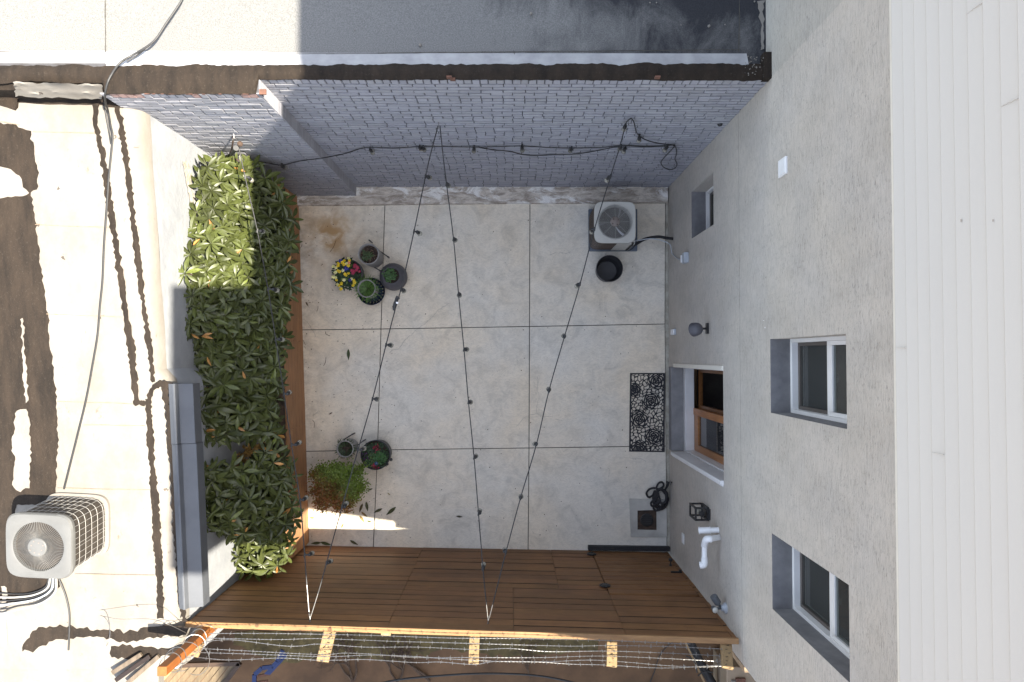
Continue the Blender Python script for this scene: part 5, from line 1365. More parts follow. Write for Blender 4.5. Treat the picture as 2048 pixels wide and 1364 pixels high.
# ================================================================= AIR CONDITIONERS
# --- patio unit
pc_ = PZ(1226, 460, 0.05)
m_ = MB(); m_.box((pc_.x, pc_.y, .03), (.64, .555, .055)); 
pad = m_.build('condenser_pad', MT['pad'], bevel=0.008, seg=2); tag(pad, 'slate blue plastic pad under the patio air conditioner', 'pad')
tc = PZ(1230, 444.5, .62); cx, cy = tc.x, tc.y
ac = thing('air_conditioner', 'square beige condenser unit with round fan grille on the patio by the kerb', 'air conditioner', (cx, cy, 0.058))
m_ = MB()
m_.lathe([(0.0, .062), (.245, .062), (.25, .075), (.25, .56), (.0, .56)], (cx, cy, 0), 64, sq=7)
m_.build('casing', MT['coil'], ac, sharp=50)
m_ = MB()
for k_ in range(24):
    z = .09 + k_ * .0195; m_.lathe([(.252, z), (.257, z + .004), (.257, z + .009), (.252, z + .013)], (cx, cy, 0), 64, sq=7)
m_.build('louvre', MT['brown'], ac, sharp=50)
m_ = MB(); m_.box((cx + .14, cy - .245, .30), (.22, .03, .50)); m_.box((cx + .235, cy - .16, .30), (.045, .2, .50)); m_.build('service_panel', MT['acbeige'], ac, bevel=.004)
m_ = MB(); RO, RI = .252, .197; n_ = 72
vs = []
for (sqr, z, kind) in ((RO + .004, .585, 's'), (RO + .006, .615, 's'), (RO, .622, 's'), (RI + .012, .622, 'c'), (RI + .008, .628, 'c'), (RI, .626, 'c'), (RI - .003, .58, 'c'), (RI - .005, .46, 'c')):
    for k_ in range(n_):
        a = 2 * math.pi * k_ / n_; ca, sa = math.cos(a), math.sin(a); q = (abs(ca) ** 6.5 + abs(sa) ** 6.5) ** (-1 / 6.5) if kind == 's' else 1
        vs.append((cx + sqr * q * ca, cy + sqr * q * sa, z))
m_.add(vs, [(i * n_ + k_, i * n_ + (k_ + 1) % n_, (i + 1) * n_ + (k_ + 1) % n_, (i + 1) * n_ + k_) for i in range(7) for k_ in range(n_)], 0, True)
m_.build('top_panel', MT['acbeige'], ac, sharp=40)
def circ(cx, cy, r, z, n_=64): return [Vector((cx + r * math.cos(2 * math.pi * k_ / n_), cy + r * math.sin(2 * math.pi * k_ / n_), z)) for k_ in range(n_)]
m_ = MB()
for k_ in range(20):
    r = .062 + k_ * .0078; m_.tube(circ(cx, cy, r, .632 + .012 * math.cos(r / .2 * 1.5)), .0016, 4, closed=True)
m_.tube(circ(cx, cy, .205, .631), .003, 5, closed=True)
for k_ in range(8):
    a = k_ * math.pi / 4 + .02; d = Vector((math.cos(a), math.sin(a), 0)); c0 = Vector((cx, cy, 0)); m_.tube([c0 + d * .06 + Vector((0, 0, .647)), c0 + d * .14 + Vector((0, 0, .642)), c0 + d * .205 + Vector((0, 0, .634)), c0 + d * .222 + Vector((0, 0, .628))], .0024, 5)
m_.build('fan_grille', mat('grille_grey', (.34, .335, .31), (.28, .275, .26), 9, .5), ac)
m_ = MB(); m_.lathe([(0.0, .625), (.058, .625), (.060, .632), (.060, .646), (.052, .652), (0, .653)], (cx - .002, cy + .004, 0), 36); hb_ = m_.build('motor_cover', MT['hub'], ac, sharp=40)
for k_ in range(4):
    a = k_ * math.pi / 2 + .6; q = MB(); q.lathe([(.0, .653), (.009, .653), (.007, .660), (0, .661)], (cx + .04 * math.cos(a), cy + .04 * math.sin(a), 0), 8); q.build('bolt', MT['brown'], hb_)
MT['fanb'] = mat('fan_blade_grey', (.34, .33, .32), (.26, .25, .25), 8, .4, .3)
for k_ in range(3):
    m_ = MB(); a0 = k_ * 2.094 + 4.35
    for i in range(8):
        for j in range(5):
            r = .05 + .138 * j / 4; a = a0 + .85 * i / 7 + .25 * j / 4; m_.v.append((cx + r * math.cos(a), cy + r * math.sin(a), .52 + .05 * i / 7))
    for i in range(7):
        for j in range(4): a_ = i * 5 + j; m_.f.append([a_, a_ + 1, a_ + 6, a_ + 5]); m_.m.append(0); m_.sm.append(True); m_.c.append(None)
    m_.build('fan_blade', mat('glint_blade', (.62, .62, .64), (.5, .5, .52), 8, .35, .3) if k_ == 0 else MT['fanb'], ac)  # first blade coloured paler to stand for reflected light
m_ = MB(); m_.lathe([(0.0, .47), (.19, .47)], (cx, cy, 0), 40); m_.build('fan_well', MT['dark'], ac)
ls = MB(); ls.tube(smoothpts([PZ(1258, 492, .12), PZ(1272, 488, .2), PZ(1290, 478, .3), PZ(1315, 473.5, .32), PZ(1333, 476, .30), Vector((XW + .01, PZ(1338, 477, .3).y, .27))], 8), .019, 10)
tag(ls.build('insulated_pipe', MT['rubber'], ac), 'black insulated pipe')
ls = MB(); ls.tube(smoothpts([PZ(1262, 484, .25), PZ(1275, 481, .32), PZ(1300, 477.5, .34), PZ(1320, 480, .36), PZ(1340, 489, .42), Vector((XW - .02, PX(1350, 505, XW).y, .30)), PX(1357, 518, XW - .012), PX(1364, 519, XW - .012)], 8), .0065, 8)
tag(ls.build('power_cord', MT['greyplastic']), 'grey cable looping from the patio air conditioner to the wall box', 'cable')
ls = MB(); ls.tube(smoothpts([PZ(1247, 495, .1), PZ(1252, 500, .08), PZ(1258, 501, .07), PZ(1266, 496, .12), PZ(1274, 486, .2)], 8), .005, 6)
ls.build('wire_loop', MT['cable'], ac)

MT['guard'] = mat('white_coated_wire', (.33, .32, .30), (.28, .27, .25), 9, .5)
# --- roof unit, tilted with the roof
bq = PR(158, 1047); Rq = Vector((0, 0, 1)).rotation_difference(RN) @ Quaternion((0, 0, 1), math.radians(-3.0))
ra = thing('roof_condenser', 'pale grey condenser unit with white wire guard and round fan on the white roof', 'air conditioner', bq, R=Rq)
HB = .50; hw = .262
m_ = MB(); m_.lathe([(0, .03), (hw - .012, .03), (hw - .012, HB), (0, HB)], (0, 0, 0), 72, sq=5.5); m_.build('coil', MT['coil'], ra, local=True, sharp=50)
m_ = MB()
for k_ in range(6):
    z = .07 + k_ * (HB - .08) / 5; P_ = []
    for i in range(72):
        a = 2 * math.pi * i / 72; ca, sa = math.cos(a), math.sin(a); q = (abs(ca) ** 5.5 + abs(sa) ** 5.5) ** (-1 / 5.5); P_.append(Vector(((hw - .003) * q * ca, (hw - .003) * q * sa, z)))
    m_.tube(P_, .0019, 5, closed=True)
per = []
for i in range(720):
    a = 2 * math.pi * i / 720; ca, sa = math.cos(a), math.sin(a); q = (abs(ca) ** 5.5 + abs(sa) ** 5.5) ** (-1 / 5.5); per.append(Vector(((hw - .001) * q * ca, (hw - .001) * q * sa, 0)))
acc = 0; last = -1; stp = .052
for i in range(720):
    if i and acc >= stp or i == 0:
        v = per[i]; m_.tube([v + Vector((0, 0, .03)), v + Vector((0, 0, HB))], .0017, 5); acc = 0
    acc += (per[(i + 1) % 720] - per[i]).length
m_.build('wire_guard', MT['guard'], ra, local=True)
m_ = MB(); m_.lathe([(0, 0), (hw + .02, 0), (hw + .02, .028), (hw - .01, .034), (0, .034)], (0, 0, 0), 72, sq=5.5); m_.build('base_pan', MT['roofw'], ra, local=True, sharp=40)
m_ = MB(); RI = .208; n_ = 80; vs = []
for (r, z, kind) in ((hw + .010, HB - .02, 's'), (hw + .014, HB + .012, 's'), (hw + .004, HB + .028, 's'), (hw - .02, HB + .032, 's'), (RI + .01, HB + .034, 'c'), (RI, HB + .030, 'c'), (RI - .004, HB - .01, 'c'), (RI - .004, HB - .12, 'c')):
    for k_ in range(n_):
        a = 2 * math.pi * k_ / n_; ca, sa = math.cos(a), math.sin(a); q = (abs(ca) ** 5.5 + abs(sa) ** 5.5) ** (-1 / 5.5) if kind == 's' else 1; vs.append((r * q * ca, r * q * sa, z))
m_.add(vs, [(i * n_ + k_, i * n_ + (k_ + 1) % n_, (i + 1) * n_ + (k_ + 1) % n_, (i + 1) * n_ + k_) for i in range(7) for k_ in range(n_)], 0, True)
m_.build('top_panel', MT['acgrey'], ra, local=True, sharp=40)
m_ = MB()
for k_ in range(84):
    a = 2 * math.pi * k_ / 84; d = Vector((math.cos(a), math.sin(a), 0)); s_ = Vector((-d.y, d.x, 0))
    m_.tube([d * .07 + Vector((0, 0, HB + .045)), d * .14 + s_ * .006 + Vector((0, 0, HB + .044)), d * (RI + .004) + s_ * .014 + Vector((0, 0, HB + .030))], .0015, 4, cap=False)
m_.build('fan_grille', MT['acgrey'], ra, local=True)
m_ = MB(); m_.lathe([(0, HB + .03), (.076, HB + .03), (.078, HB + .046), (.072, HB + .052), (0, HB + .053)], (0, 0, 0), 40); cv = m_.build('motor_cover', MT['acgrey'], ra, local=True, sharp=40)
m_ = MB()
for k_ in range(8):
    a = 2 * math.pi * k_ / 8 + .39; m_.lathe([(0, 0), (.005, 0), (.004, .003), (0, .003)], (.045 * math.cos(a) * (1 if k_ % 2 else 1.25), .045 * math.sin(a) * (1 if k_ % 2 else 1.25), HB + .053), 6)
m_.build('screw', MT['hub'], cv, local=True)
m_ = MB(); m_.lathe([(0, HB - .16), (RI - .006, HB - .16)], (0, 0, 0), 50); m_.build('fan_well', mat('fan_well_brown', (.05, .028, .018), (.02, .012, .009), 6, .8), ra, local=True)
for k_ in range(4):
    m_ = MB(); a0 = k_ * 1.571
    for i in range(7):
        for j in range(5): r = .05 + .145 * j / 4; a = a0 + .8 * i / 6 + .2 * j / 4; m_.v.append((r * math.cos(a), r * math.sin(a), HB - .10 + .05 * i / 6))
    for i in range(6):
        for j in range(4): a_ = i * 5 + j; m_.f.append([a_, a_ + 1, a_ + 6, a_ + 5]); m_.m.append(0); m_.sm.append(True); m_.c.append(None)
    m_.build('fan_blade', mat('brown_blade', (.13, .085, .06), (.08, .05, .035), 8, .5, .2), ra, local=True)
# cables on the left roof
def rcable(pts, r, mt, lab, nm='roof_cable', grp=None, lift=None):
    c = MB(); P_ = smoothpts([PR(a_, b_, (lift[i] if lift else r + .004)) for i, (a_, b_) in enumerate(pts)], 8); c.tube(P_, r, 7)
    tag(c.build(nm, mt), lab, 'cable', grp)
LN = [(372, -18), (364, 0), (350, 22), (332, 48), (312, 78), (290, 96), (262, 112), (240, 126), (224, 148), (214, 170), (210, 198)]
c = MB(); P_ = [PZ(a_, b_, ZU + .10) for a_, b_ in LN[:7]] + [PZ(240, 126, ZB + .07), PZ(224, 148, ZB + .06), PZ(214, 170, ZB + .05), PZ(210, 198, ZB - .02)]
P_ += [PR(a_, b_, .05) for a_, b_ in ((216, 222), (221, 250), (225, 272), (222, 310), (217, 360), (213, 420), (208, 490), (205, 560), (200, 610), (195, 670), (185, 730), (172, 800), (155, 870), (140, 930), (128, 978))]
c.tube(smoothpts(P_, 6), .0085, 7); tag(c.build('roof_cable', MT['cable']), 'long black cable sagging across both roofs down to the roof condenser', 'cable')
c = MB(); P_ = [PZ(290, 98, ZU + .10), PZ(275, 110, ZU + .08), PZ(254, 123, ZB + .02)]; c.tube(smoothpts(P_, 6), .006, 6); tag(c.build('cable_end', MT['cable']), 'loose end of a second cable above the tarred parapet', 'cable')
c = MB(); c.tube(smoothpts([PR(208, 205, .03), PR(213, 235, .03), PR(218, 262, .03), PR(222, 285, .05)], 6), .006, 6); tag(c.build('cable_end', MT['cable']), 'short second cable twinned with the long one below the parapet', 'cable')
rcable([(118, 1158), (126, 1176), (134, 1200), (139, 1228), (139, 1260), (137, 1300)], .008, MT['cable'], 'black cable running straight down from the roof condenser')
rr = random.Random(3)
for i, (off, col, lab) in enumerate(((0, 'cable', 'outermost black cable of the bundle left of the roof condenser'), (6, 'white', 'white cable on top of the bundle left of the roof condenser'), (11, 'cable', 'black cable just under the white one in the bundle'), (17, 'greyplastic', 'grey cable in the middle of the bundle'), (23, 'cable', 'lowest looping black cable of the bundle'), (29, 'white', 'white cable curving back into the bundle'))):
    rcable([(98 + i * 3, 1155), (90 + i * 4, 1175 + off * .3), (62 + i * 4, 1186 + off * .7), (30, 1188 + off * 1.1), (0, 1186 + off * 1.4), (-20, 1188 + off)], .006 + .003 * (i % 2), MT[col if col != 'white' else 'guard'], lab, 'roof_cable', 'bundled cables at the roof condenser', [.05, .05, .03, .02 + .01 * i, .03, .03])

# ================================================================= WALL FITTINGS
def wbox(px0, py0, px1, py1, dep=0.0):      # region on the stucco wall -> (ylo, yhi, zlo, zhi)
    a_, b_ = PX(px0, py0, XW), PX(px1, py1, XW); return min(a_.y, b_.y), max(a_.y, b_.y), min(a_.z, b_.z), max(a_.z, b_.z)
t_ = thing('vent_cover', 'white square vent cover high on the stucco wall near the small window', 'vent', PX(1568, 335, XW))
a_, b_, c_, d_ = PX(1560, 357, XW).y, PX(1560, 322, XW).y, PX(1560, 340, XW).z, PX(1575, 340, XW).z
m_ = MB(); m_.box2((XW - .016, a_, c_), (XW + .002, b_, d_)); m_.build('cover', MT['white'], t_, bevel=.003)
m_ = MB(); m_.box2((XW - .019, a_ + .014, c_ + .014), (XW - .0155, b_ - .014, d_ - .014)); m_.build('flap', MT['plastic'], t_, bevel=.001)
q = PX(1375, 516, XW); t_ = thing('junction_box', 'pale blue-grey disconnect box on the stucco wall right of the patio unit', 'box', q)
m_ = MB(); m_.box2((XW - .055, q.y - .062, q.z - .045), (XW, q.y + .062, q.z + .065)); m_.build('body', MT['greyplastic'], t_, bevel=.005)
m_ = MB(); m_.box2((XW - .068, q.y - .048, q.z - .07), (XW - .0, q.y + .04, q.z - .046)); m_.build('cover', MT['white'], t_, bevel=.003)
q = PX(1349, 664, XW); t_ = thing('outlet_box', 'small double white outlet box low on the stucco wall left of the wall lamp', 'outlet', q)
m_ = MB(); m_.box2((XW - .035, q.y - .034, q.z - .07), (XW, q.y + .034, q.z - .005)); m_.box2((XW - .035, q.y - .034, q.z + .005), (XW, q.y + .034, q.z + .07)); m_.build('cover', MT['plastic'], t_, bevel=.004)
m_ = MB(); m_.box2((XW - .02, q.y - .038, q.z - .10), (XW, q.y + .038, q.z + .085)); m_.build('back_plate', MT['greyplastic'], t_, bevel=.003)
# dome wall lamp
q = PX(1418, 657, XW); t_ = thing('wall_lamp', 'black wall lamp with an oval shade on the stucco wall above the door', 'lamp', q)
m_ = MB(); m_.box2((XW - .022, q.y - .055, q.z - .06), (XW, q.y + .06, q.z + .0)); m_.build('back_plate', MT['black'], t_, bevel=.004)
m_ = MB(); m_.tube([Vector((XW, q.y + .0, q.z - .04)), Vector((XW - .05, q.y, q.z - .03)), Vector((XW - .085, q.y, q.z - .045))], .012, 8); m_.build('arm', MT['black'], t_)
sc1 = PP(1394, 658, (XW - .15, q.y, q.z - .08), Vector((1, 0, 0)))
m_ = MB(); R_ = Vector((0, 0, 1)).rotation_difference(Vector((.55, .12, .85)).normalized()).to_matrix()
m_.lathe([(0.0, .055), (.02, .052), (.045, .042), (.062, .02), (.070, -.01), (.074, -.05), (.070, -.052), (.05, -.045), (0, -.04)], sc1, 28, R=R_); m_.build('lamp_shade', MT['potdark'], t_, sharp=60)
# cage lantern
q0 = PX(1419, 1028, XW); t_ = thing('wall_lantern', 'black open cage lantern with clear bulb on the stucco wall near the pipes', 'lantern', q0)
yc = q0.y; zc1 = PX(1419, 1028, XW).z; s = .009; hw_ = .062; zb_ = zc1 - .22; zt_ = zc1 - .0; x0, x1 = XW - .145, XW - .018
m_ = MB()
for x in (x0, x1):
    for y in (yc - hw_, yc + hw_): m_.box2((x - s, y - s, zb_ + s), (x + s, y + s, zt_ - s))
for z in (zb_, zt_):
    for y in (yc - hw_, yc + hw_): m_.box2((x0 - s, y - s, z - s), (x1 + s, y + s, z + s))
    for x in (x0, x1): m_.box2((x - s, yc - hw_ + s, z - s), (x + s, yc + hw_ - s, z + s))
m_.build('cage', MT['black'], t_)
m_ = MB(); m_.box2((XW - .016, yc - .058, zb_ + .02), (XW, yc + .058, zt_ + .04)); m_.build('back_plate', MT['black'], t_, bevel=.003)
m_ = MB(); cc = Vector(((x0 + x1) / 2, yc, zt_)); m_.lathe([(0, -.06), (.018, -.06), (.018, -.012), (.03, -.008), (.03, 0), (0, .002)], cc, 18); m_.box((cc.x, yc, zt_), (.014, 2 * hw_, .008)); m_.build('socket', MT['black'], t_)
m_ = MB(); m_.lathe([(0, -.15), (.02, -.145), (.034, -.12), (.034, -.10), (.02, -.075), (.014, -.058)], cc, 18); m_.build('bulb', MT['bulb'], t_, sharp=60)
# PVC pipes
t_ = thing('vent_pipe', 'short straight white pipe out of the stucco wall, nearest the lantern', 'pipe', PX(1438, 1059, XW)); e0 = PX(1437, 1060, XW); e1 = PP(1400, 1061, (XW - .17, 0, 0), Vector((1, 0, 0)))
m_ = MB(); m_.tube([e0 + Vector((.02, 0, 0)), e0.lerp(e1, .5)], .029, 18); m_.build('pipe', MT['plastic'], t_)
m_ = MB(); m_.tube([e0.lerp(e1, .42), e0.lerp(e1, .47)], .037, 18); m_.tube([e0.lerp(e1, .47), e1], .033, 18); m_.tube([e1, e1 - (e0 - e1).normalized() * .012], [.037, .036], 18); m_.build('coupling', MT['plastic'], t_)
t_ = thing('vent_pipe', 'white pipe with two elbows running down the stucco wall below the straight one', 'pipe', PX(1438, 1075, XW))
e0 = PX(1438, 1074, XW); xx = XW - .16; n1 = Vector((1, 0, 0)); k0 = PP(1414, 1078, (xx, 0, 0), n1); k1 = PP(1409, 1090, (xx, 0, 0), n1); k2 = PP(1409, 1118, (xx, 0, 0), n1); k3 = PP(1408, 1129, (xx - .01, 0, 0), n1)
m_ = MB(); m_.tube([e0 + Vector((.02, 0, 0)), k0 + Vector((.03, 0, 0))], .028, 18); m_.tube([k1, k2], .028, 18); m_.build('pipe', MT['plastic'], t_)
m_ = MB(); m_.tube(smoothpts([k0 + Vector((.04, 0, 0)), k0 + Vector((.02, 0, 0)), k0.lerp(k1, .35) + Vector((-.0, .012, 0)), k1, k1.lerp(k2, .1)], 6), .034, 18); m_.build('elbow', MT['plastic'], t_)
m_ = MB(); m_.tube(smoothpts([k2.lerp(k1, .05), k2, k3, k3 + Vector((-.04, -.01, -.01))], 6), .034, 18); m_.build('elbow', MT['plastic'], t_)
a_ = PX(1367, 1077, XW); t_ = thing('cover_plate', 'small white plate on the stucco wall left of the white pipes', 'plate', a_)
m_ = MB(); m_.box2((XW - .012, a_.y - .062, a_.z - .048), (XW + .001, a_.y + .062, a_.z + .045)); m_.build('plate', MT['white'], t_, bevel=.003)
m_ = MB(); m_.box2((XW - .015, a_.y - .045, a_.z - .032), (XW - .0115, a_.y + .045, a_.z + .030)); m_.build('flap', MT['plastic'], t_, bevel=.001)
# outdoor spotlight with a knob near the fence top
q = PX(1452, 1216, XW); t_ = thing('security_light', 'grey floodlight head and sensor on a round base just above the fence', 'lamp', q)
R_ = Matrix.Rotation(-math.pi / 2, 3, 'Y'); m_ = MB(); m_.lathe([(0, -.002), (.052, -.002), (.052, .014), (.044, .022), (.03, .03), (.03, .05), (0, .052)], q, 24, R=R_); MT['lampgrey'] = mat('lamp_grey', (.10, .11, .12), (.08, .085, .09), 9, .5); MT['oldlamp'] = mat('old_lamp_paint', (.035, .036, .038), (.02, .02, .02), 9, .6); m_.build('base', MT['greyplastic'], t_, sharp=40)
a1 = q + Vector((-.05, 0, 0)); n1 = Vector((1, 0, 0))
a2 = PP(1428, 1194, (XW - .12, 0, 0), n1); d_ = (a2 - a1).normalized()
m_ = MB(); m_.tube([a1, a1.lerp(a2, .35)], .013, 10); m_.tube([a1.lerp(a2, .3), a1.lerp(a2, .45), a2, a2 + d_ * .012], [.016, .034, .036, .034], 18); m_.build('lamp_head', MT['lampgrey'], t_)
a3 = PP(1431, 1221, (XW - .13, 0, 0), n1); m_ = MB(); m_.tube([a1, a3 - Vector((0, 0, .04))], .013, 8); m_.lathe([(0, -.075), (.022, -.07), (.028, -.03), (.028, -.004)], a3, 20); m_.build('lamp_head', MT['lampgrey'], t_, sharp=50)
m_ = MB(); m_.lathe([(.028, -.004), (.027, .004), (.02, .010), (0, .012)], a3, 20); m_.build('sensor', MT['acbeige'], t_, sharp=50)
# hose bib and hose
q = PX(1344, 965, XW); t_ = thing('hose_tap', 'small dark tap low on the stucco wall above the coiled hose', 'tap', q)
m_ = MB(); m_.tube([q, q + Vector((-.06, 0, 0))], .011, 10); m_.tube([q + Vector((-.05, 0, 0)), q + Vector((-.055, 0, -.05))], .012, 10); m_.build('spout', MT['black'], t_)
m_ = MB(); c0 = q + Vector((-.03, 0, .03)); m_.tube([q + Vector((-.03, 0, 0)), c0], .006, 6); m_.tube([c0 + Vector((0, .028 * math.cos(a), .028 * math.sin(a))) for a in [i * math.pi / 6 for i in range(12)]], .006, 6, closed=True); m_.build('handle', MT['steel'], t_)
hs = MB(); P_ = [q + Vector((-.055, 0, -.05)), PZ(1336, 968, .12), PZ(1330, 980, .04)]
def lp(cx, cy, rx, ry, z, a0=0, turns=1.0, n_=14): return [PZ(cx + rx * math.cos(a0 + turns * 2 * math.pi * i / n_), cy + ry * math.sin(a0 + turns * 2 * math.pi * i / n_), z + .004 * i) for i in range(n_ + 1)]
for k_ in range(4): P_ += lp(1321 + k_ % 2 * 2, 999 - k_ * 2, 14.5 - k_ * 1.5, 19.5 - 1.5 * k_, .02 + .017 * k_, 5.2 + k_, .95, 12)
P_ += lp(1312, 970, 0, 0, .09, 0, 1, 1)[:0] + [PZ(1316, 985, .10), PZ(1313, 975, .08), PZ(1318, 966, .06), PZ(1325, 965, .05), PZ(1327, 972, .05), PZ(1318, 978, .07), PZ(1308, 976, .08), PZ(1298, 979, .05), PZ(1293, 987, .03), PZ(1297, 994, .03), PZ(1305, 991, .05), PZ(1310, 982, .08), PZ(1316, 992, .09), PZ(1307, 1000, .06), PZ(1302, 1006, .03), PZ(1304, 1012, .03), PZ(1312, 1008, .08), PZ(1320, 996, .10), PZ(1316, 1006, .09), PZ(1307, 1015, .04), PZ(1312, 1021, .03), PZ(1322, 1018, .05), PZ(1326, 1008, .08)]
hs.tube(smoothpts(P_, 6), .0135, 8); t_ = thing('garden_hose', 'black garden hose coiled on the concrete below the tap', 'hose', PZ(1320, 998, 0))
hs.build('hose', MT['rubber'], t_)
m_ = MB(); m_.tube([PZ(1320, 1010, .11), PZ(1323, 1007, .115)], .013, 10); m_.build('coupling', MT['steel'], t_)
# drain
t_ = thing('floor_drain', 'square rusty drain set in a grey cement patch near the stucco wall', 'drain', PZ(1294, 1040, 0))
m_ = MB(); pt = [PZ(a_, b_, .022) for a_, b_ in ((1259, 998), (1300, 997), (1333, 999), (1334, 1074), (1300, 1075), (1262, 1074), (1259, 1060), (1260, 1030))]
hole = [PZ(a_, b_, .022) for a_, b_ in ((1275, 1021), (1313, 1020), (1313, 1060), (1275, 1059))]
o_ = [pt[0], pt[2], pt[3], pt[5]]; lo_ = [v - Vector((0, 0, .03)) for v in o_]
m_.add(o_ + hole, [(0, 1, 5, 4), (1, 2, 6, 5), (2, 3, 7, 6), (3, 0, 4, 7)]); m_.add(o_ + lo_, [(i, (i + 1) % 4, (i + 1) % 4 + 4, i + 4) for i in range(4)]); m_.build('cement_patch', mat('fresh_cement', (.50, .485, .44), (.33, .32, .29), 3, .85, bs=.5, bscale=40), t_)
MT['rusty'] = mat('rusty_iron', (.085, .055, .038), (.035, .025, .02), 14, .85, .2, .6)
m_ = MB(); hl = [v + Vector((0, 0, -.001)) for v in hole]; cq = (hl[0] + hl[2]) / 2; inn = [v.lerp(cq, .06) + Vector((0, 0, -.016)) for v in hl]; m_.add(hl + inn, [(i, (i + 1) % 4, (i + 1) % 4 + 4, i + 4) for i in range(4)] + [(4, 5, 6, 7)]); m_.build('basin', MT['rusty'], t_)
m_ = MB(); m_.lathe([(.085, .006), (.085, .016), (.075, .018), (.072, .010), (0, .008)], (cq.x, cq.y, 0), 28)
for k_ in range(5): m_.box((cq.x, cq.y - .05 + .025 * k_, .014), (.13, .008, .006))
m_.build('grate', MT['black'], t_)
# dome vent on the brick
q = PY(1440, 246, YB); t_ = thing('brick_vent', 'small dark dome fitting on the brick wall near the stucco corner', 'vent', q)
m_ = MB(); R_ = Matrix.Rotation(math.pi / 2, 3, 'X'); m_.lathe([(0, 0), (.026, 0), (.026, .012), (.018, .028), (0, .034)], q, 16, R=R_); m_.build('dome', MT['black'], t_, sharp=50)
m_ = MB(); m_.lathe([(0, 0), (.03, 0), (.03, .006), (0, .007)], q, 16, R=R_); m_.build('ring', MT['white'], t_)

# ================================================================= DOOR MAT with roses, cut through
A, B, C_, D_ = PZ(1260, 746, 0), PZ(1330, 746, 0), PZ(1329, 904, 0), PZ(1258, 903, 0)
NXm, NYm = 132, 296
xx_, yy_ = np.meshgrid((np.arange(NXm) + .5) / NXm, (np.arange(NYm) + .5) / NYm)
Wm, Hm = 1.0, 2.24; X_ = xx_ * Wm; Y_ = yy_ * Hm
roses = [(.74, .22, .24), (.60, .80, .25), (.28, 1.31, .25), (.69, 1.80, .25), (.12, .48, .19), (.26, 2.16, .22)]
sol = np.zeros_like(X_, bool); inro = np.zeros_like(X_, bool); lw = .019
for ri, (cx_, cy_, R0) in enumerate(roses):
    dx, dy = X_ - cx_, Y_ - cy_; r = np.hypot(dx, dy); th_ = np.arctan2(dy, dx)
    out = R0 * (1 + .07 * np.abs(np.sin(th_ * 3.5 + ri)))
    ins = r < out; free = ins & ~inro; inro |= ins; sub = np.zeros_like(sol)
    for k_, f_ in enumerate((.12, .32, .54, .77, 1.0)):
        npet = (2, 3, 4, 5, 7)[k_]; ph = ri * 1.3 + k_ * .9
        rk = R0 * f_ * (1 + .15 * np.sin(th_ * npet / 2 + ph) ** 2 - .07 + .03 * np.sin(5 * th_ + k_))
        sub |= np.abs(r - rk) < lw
        if k_ < 4:
            rn = R0 * (.12, .32, .54, .77, 1.0)[k_ + 1]
            n2 = (3, 4, 5, 7)[k_]
            sw_ = np.abs(np.sin((th_ + 1.1 * (r - rk) / R0 - ph) * n2 / 2)) * r * 2 / n2
            sub |= (r > rk) & (r < rn * 1.05) & (sw_ < lw * .85)
    sol[free] = sub[free]
# leaves elsewhere: stretched cells with a fan of veins
rg = np.random.RandomState(4); cells = []
for _ in range(2600):
    p_ = rg.rand(2) * (Wm, Hm); 
    if all((p_[0] - c[0]) ** 2 + (p_[1] - c[1]) ** 2 > .082 ** 2 for c in cells): cells.append((p_[0], p_[1], rg.rand() * math.pi, rg.rand()))
cells = np.array(cells); d1 = np.full(X_.shape, 9.); d2 = np.full(X_.shape, 9.); 
for c in cells:
    dx, dy = X_ - c[0], Y_ - c[1]; u_ = dx * math.cos(c[2]) + dy * math.sin(c[2]); v_ = -dx * math.sin(c[2]) + dy * math.cos(c[2]); d = np.hypot(u_ * .62, v_ * 1.35)
    n1 = d < d1; d2 = np.where(n1, d1, np.minimum(d2, d)); d1 = np.where(n1, d, d1)
cellb = (d2 - d1) < .021
sol[~inro] = cellb[~inro]
for (cx_, cy_, R0) in roses:
    pass
sol |= (X_ < .045) | (X_ > Wm - .045) | (Y_ < .04) | (Y_ > Hm - .04)
m_ = MB()
def mp(i, j, z=.010):
    u_, v_ = i / NXm, j / NYm; q = A.lerp(B, u_).lerp(D_.lerp(C_, u_), v_); return (q.x, q.y, z)
for j in range(NYm):
    i = 0
    while i < NXm:
        if not sol[j, i]: i += 1; continue
        k_ = i
        while k_ < NXm and sol[j, k_]: k_ += 1
        a_, b_, c_, d_ = mp(i, j), mp(k_, j), mp(k_, j + 1), mp(i, j + 1)
        lo = [(x[0], x[1], .001) for x in (a_, b_, c_, d_)]
        fs = [(0, 1, 2, 3), (1, 5, 6, 2), (0, 3, 7, 4)]
        m_.add([a_, b_, c_, d_] + lo, fs); i = k_
for i in range(NXm):
    pass
tag(m_.build('door_mat', MT['rubber'], fixn=False), 'black rubber mat cut with rose and leaf openwork in front of the door', 'mat')

# ================================================================= STRING LIGHTS
def strand(lab, pts, zf, bulbs, steel=None, side=1, name='string_light', group='string lights over the patio'):
    """pts: photo points; zf(t) height along the run"""
    n_ = len(pts); P_ = [PZ(a_, b_, zf(i / (n_ - 1))) for i, (a_, b_) in enumerate(pts)]
    t_ = thing(name, lab, 'string lights', P_[0], group)
    S_ = smoothpts(P_, 8); k_ = len(S_); e = k_ if not steel else int(k_ * steel)
    m_ = MB(); m_.tube(S_[:e], .0056, 6); m_.build('cable', MT['cable'], t_)
    if steel: m_ = MB(); m_.tube(S_[e - 1:], .0036, 6); m_.build('tension_wire', MT['steel'], t_)
    for (bx, by, dx) in bulbs:
        # height by nearest point of the run
        best = min(range(k_), key=lambda i: ((PXY(S_[i])[0] - bx) ** 2 + (PXY(S_[i])[1] - by) ** 2))
        bulb(t_, S_[best], dx)
    return t_
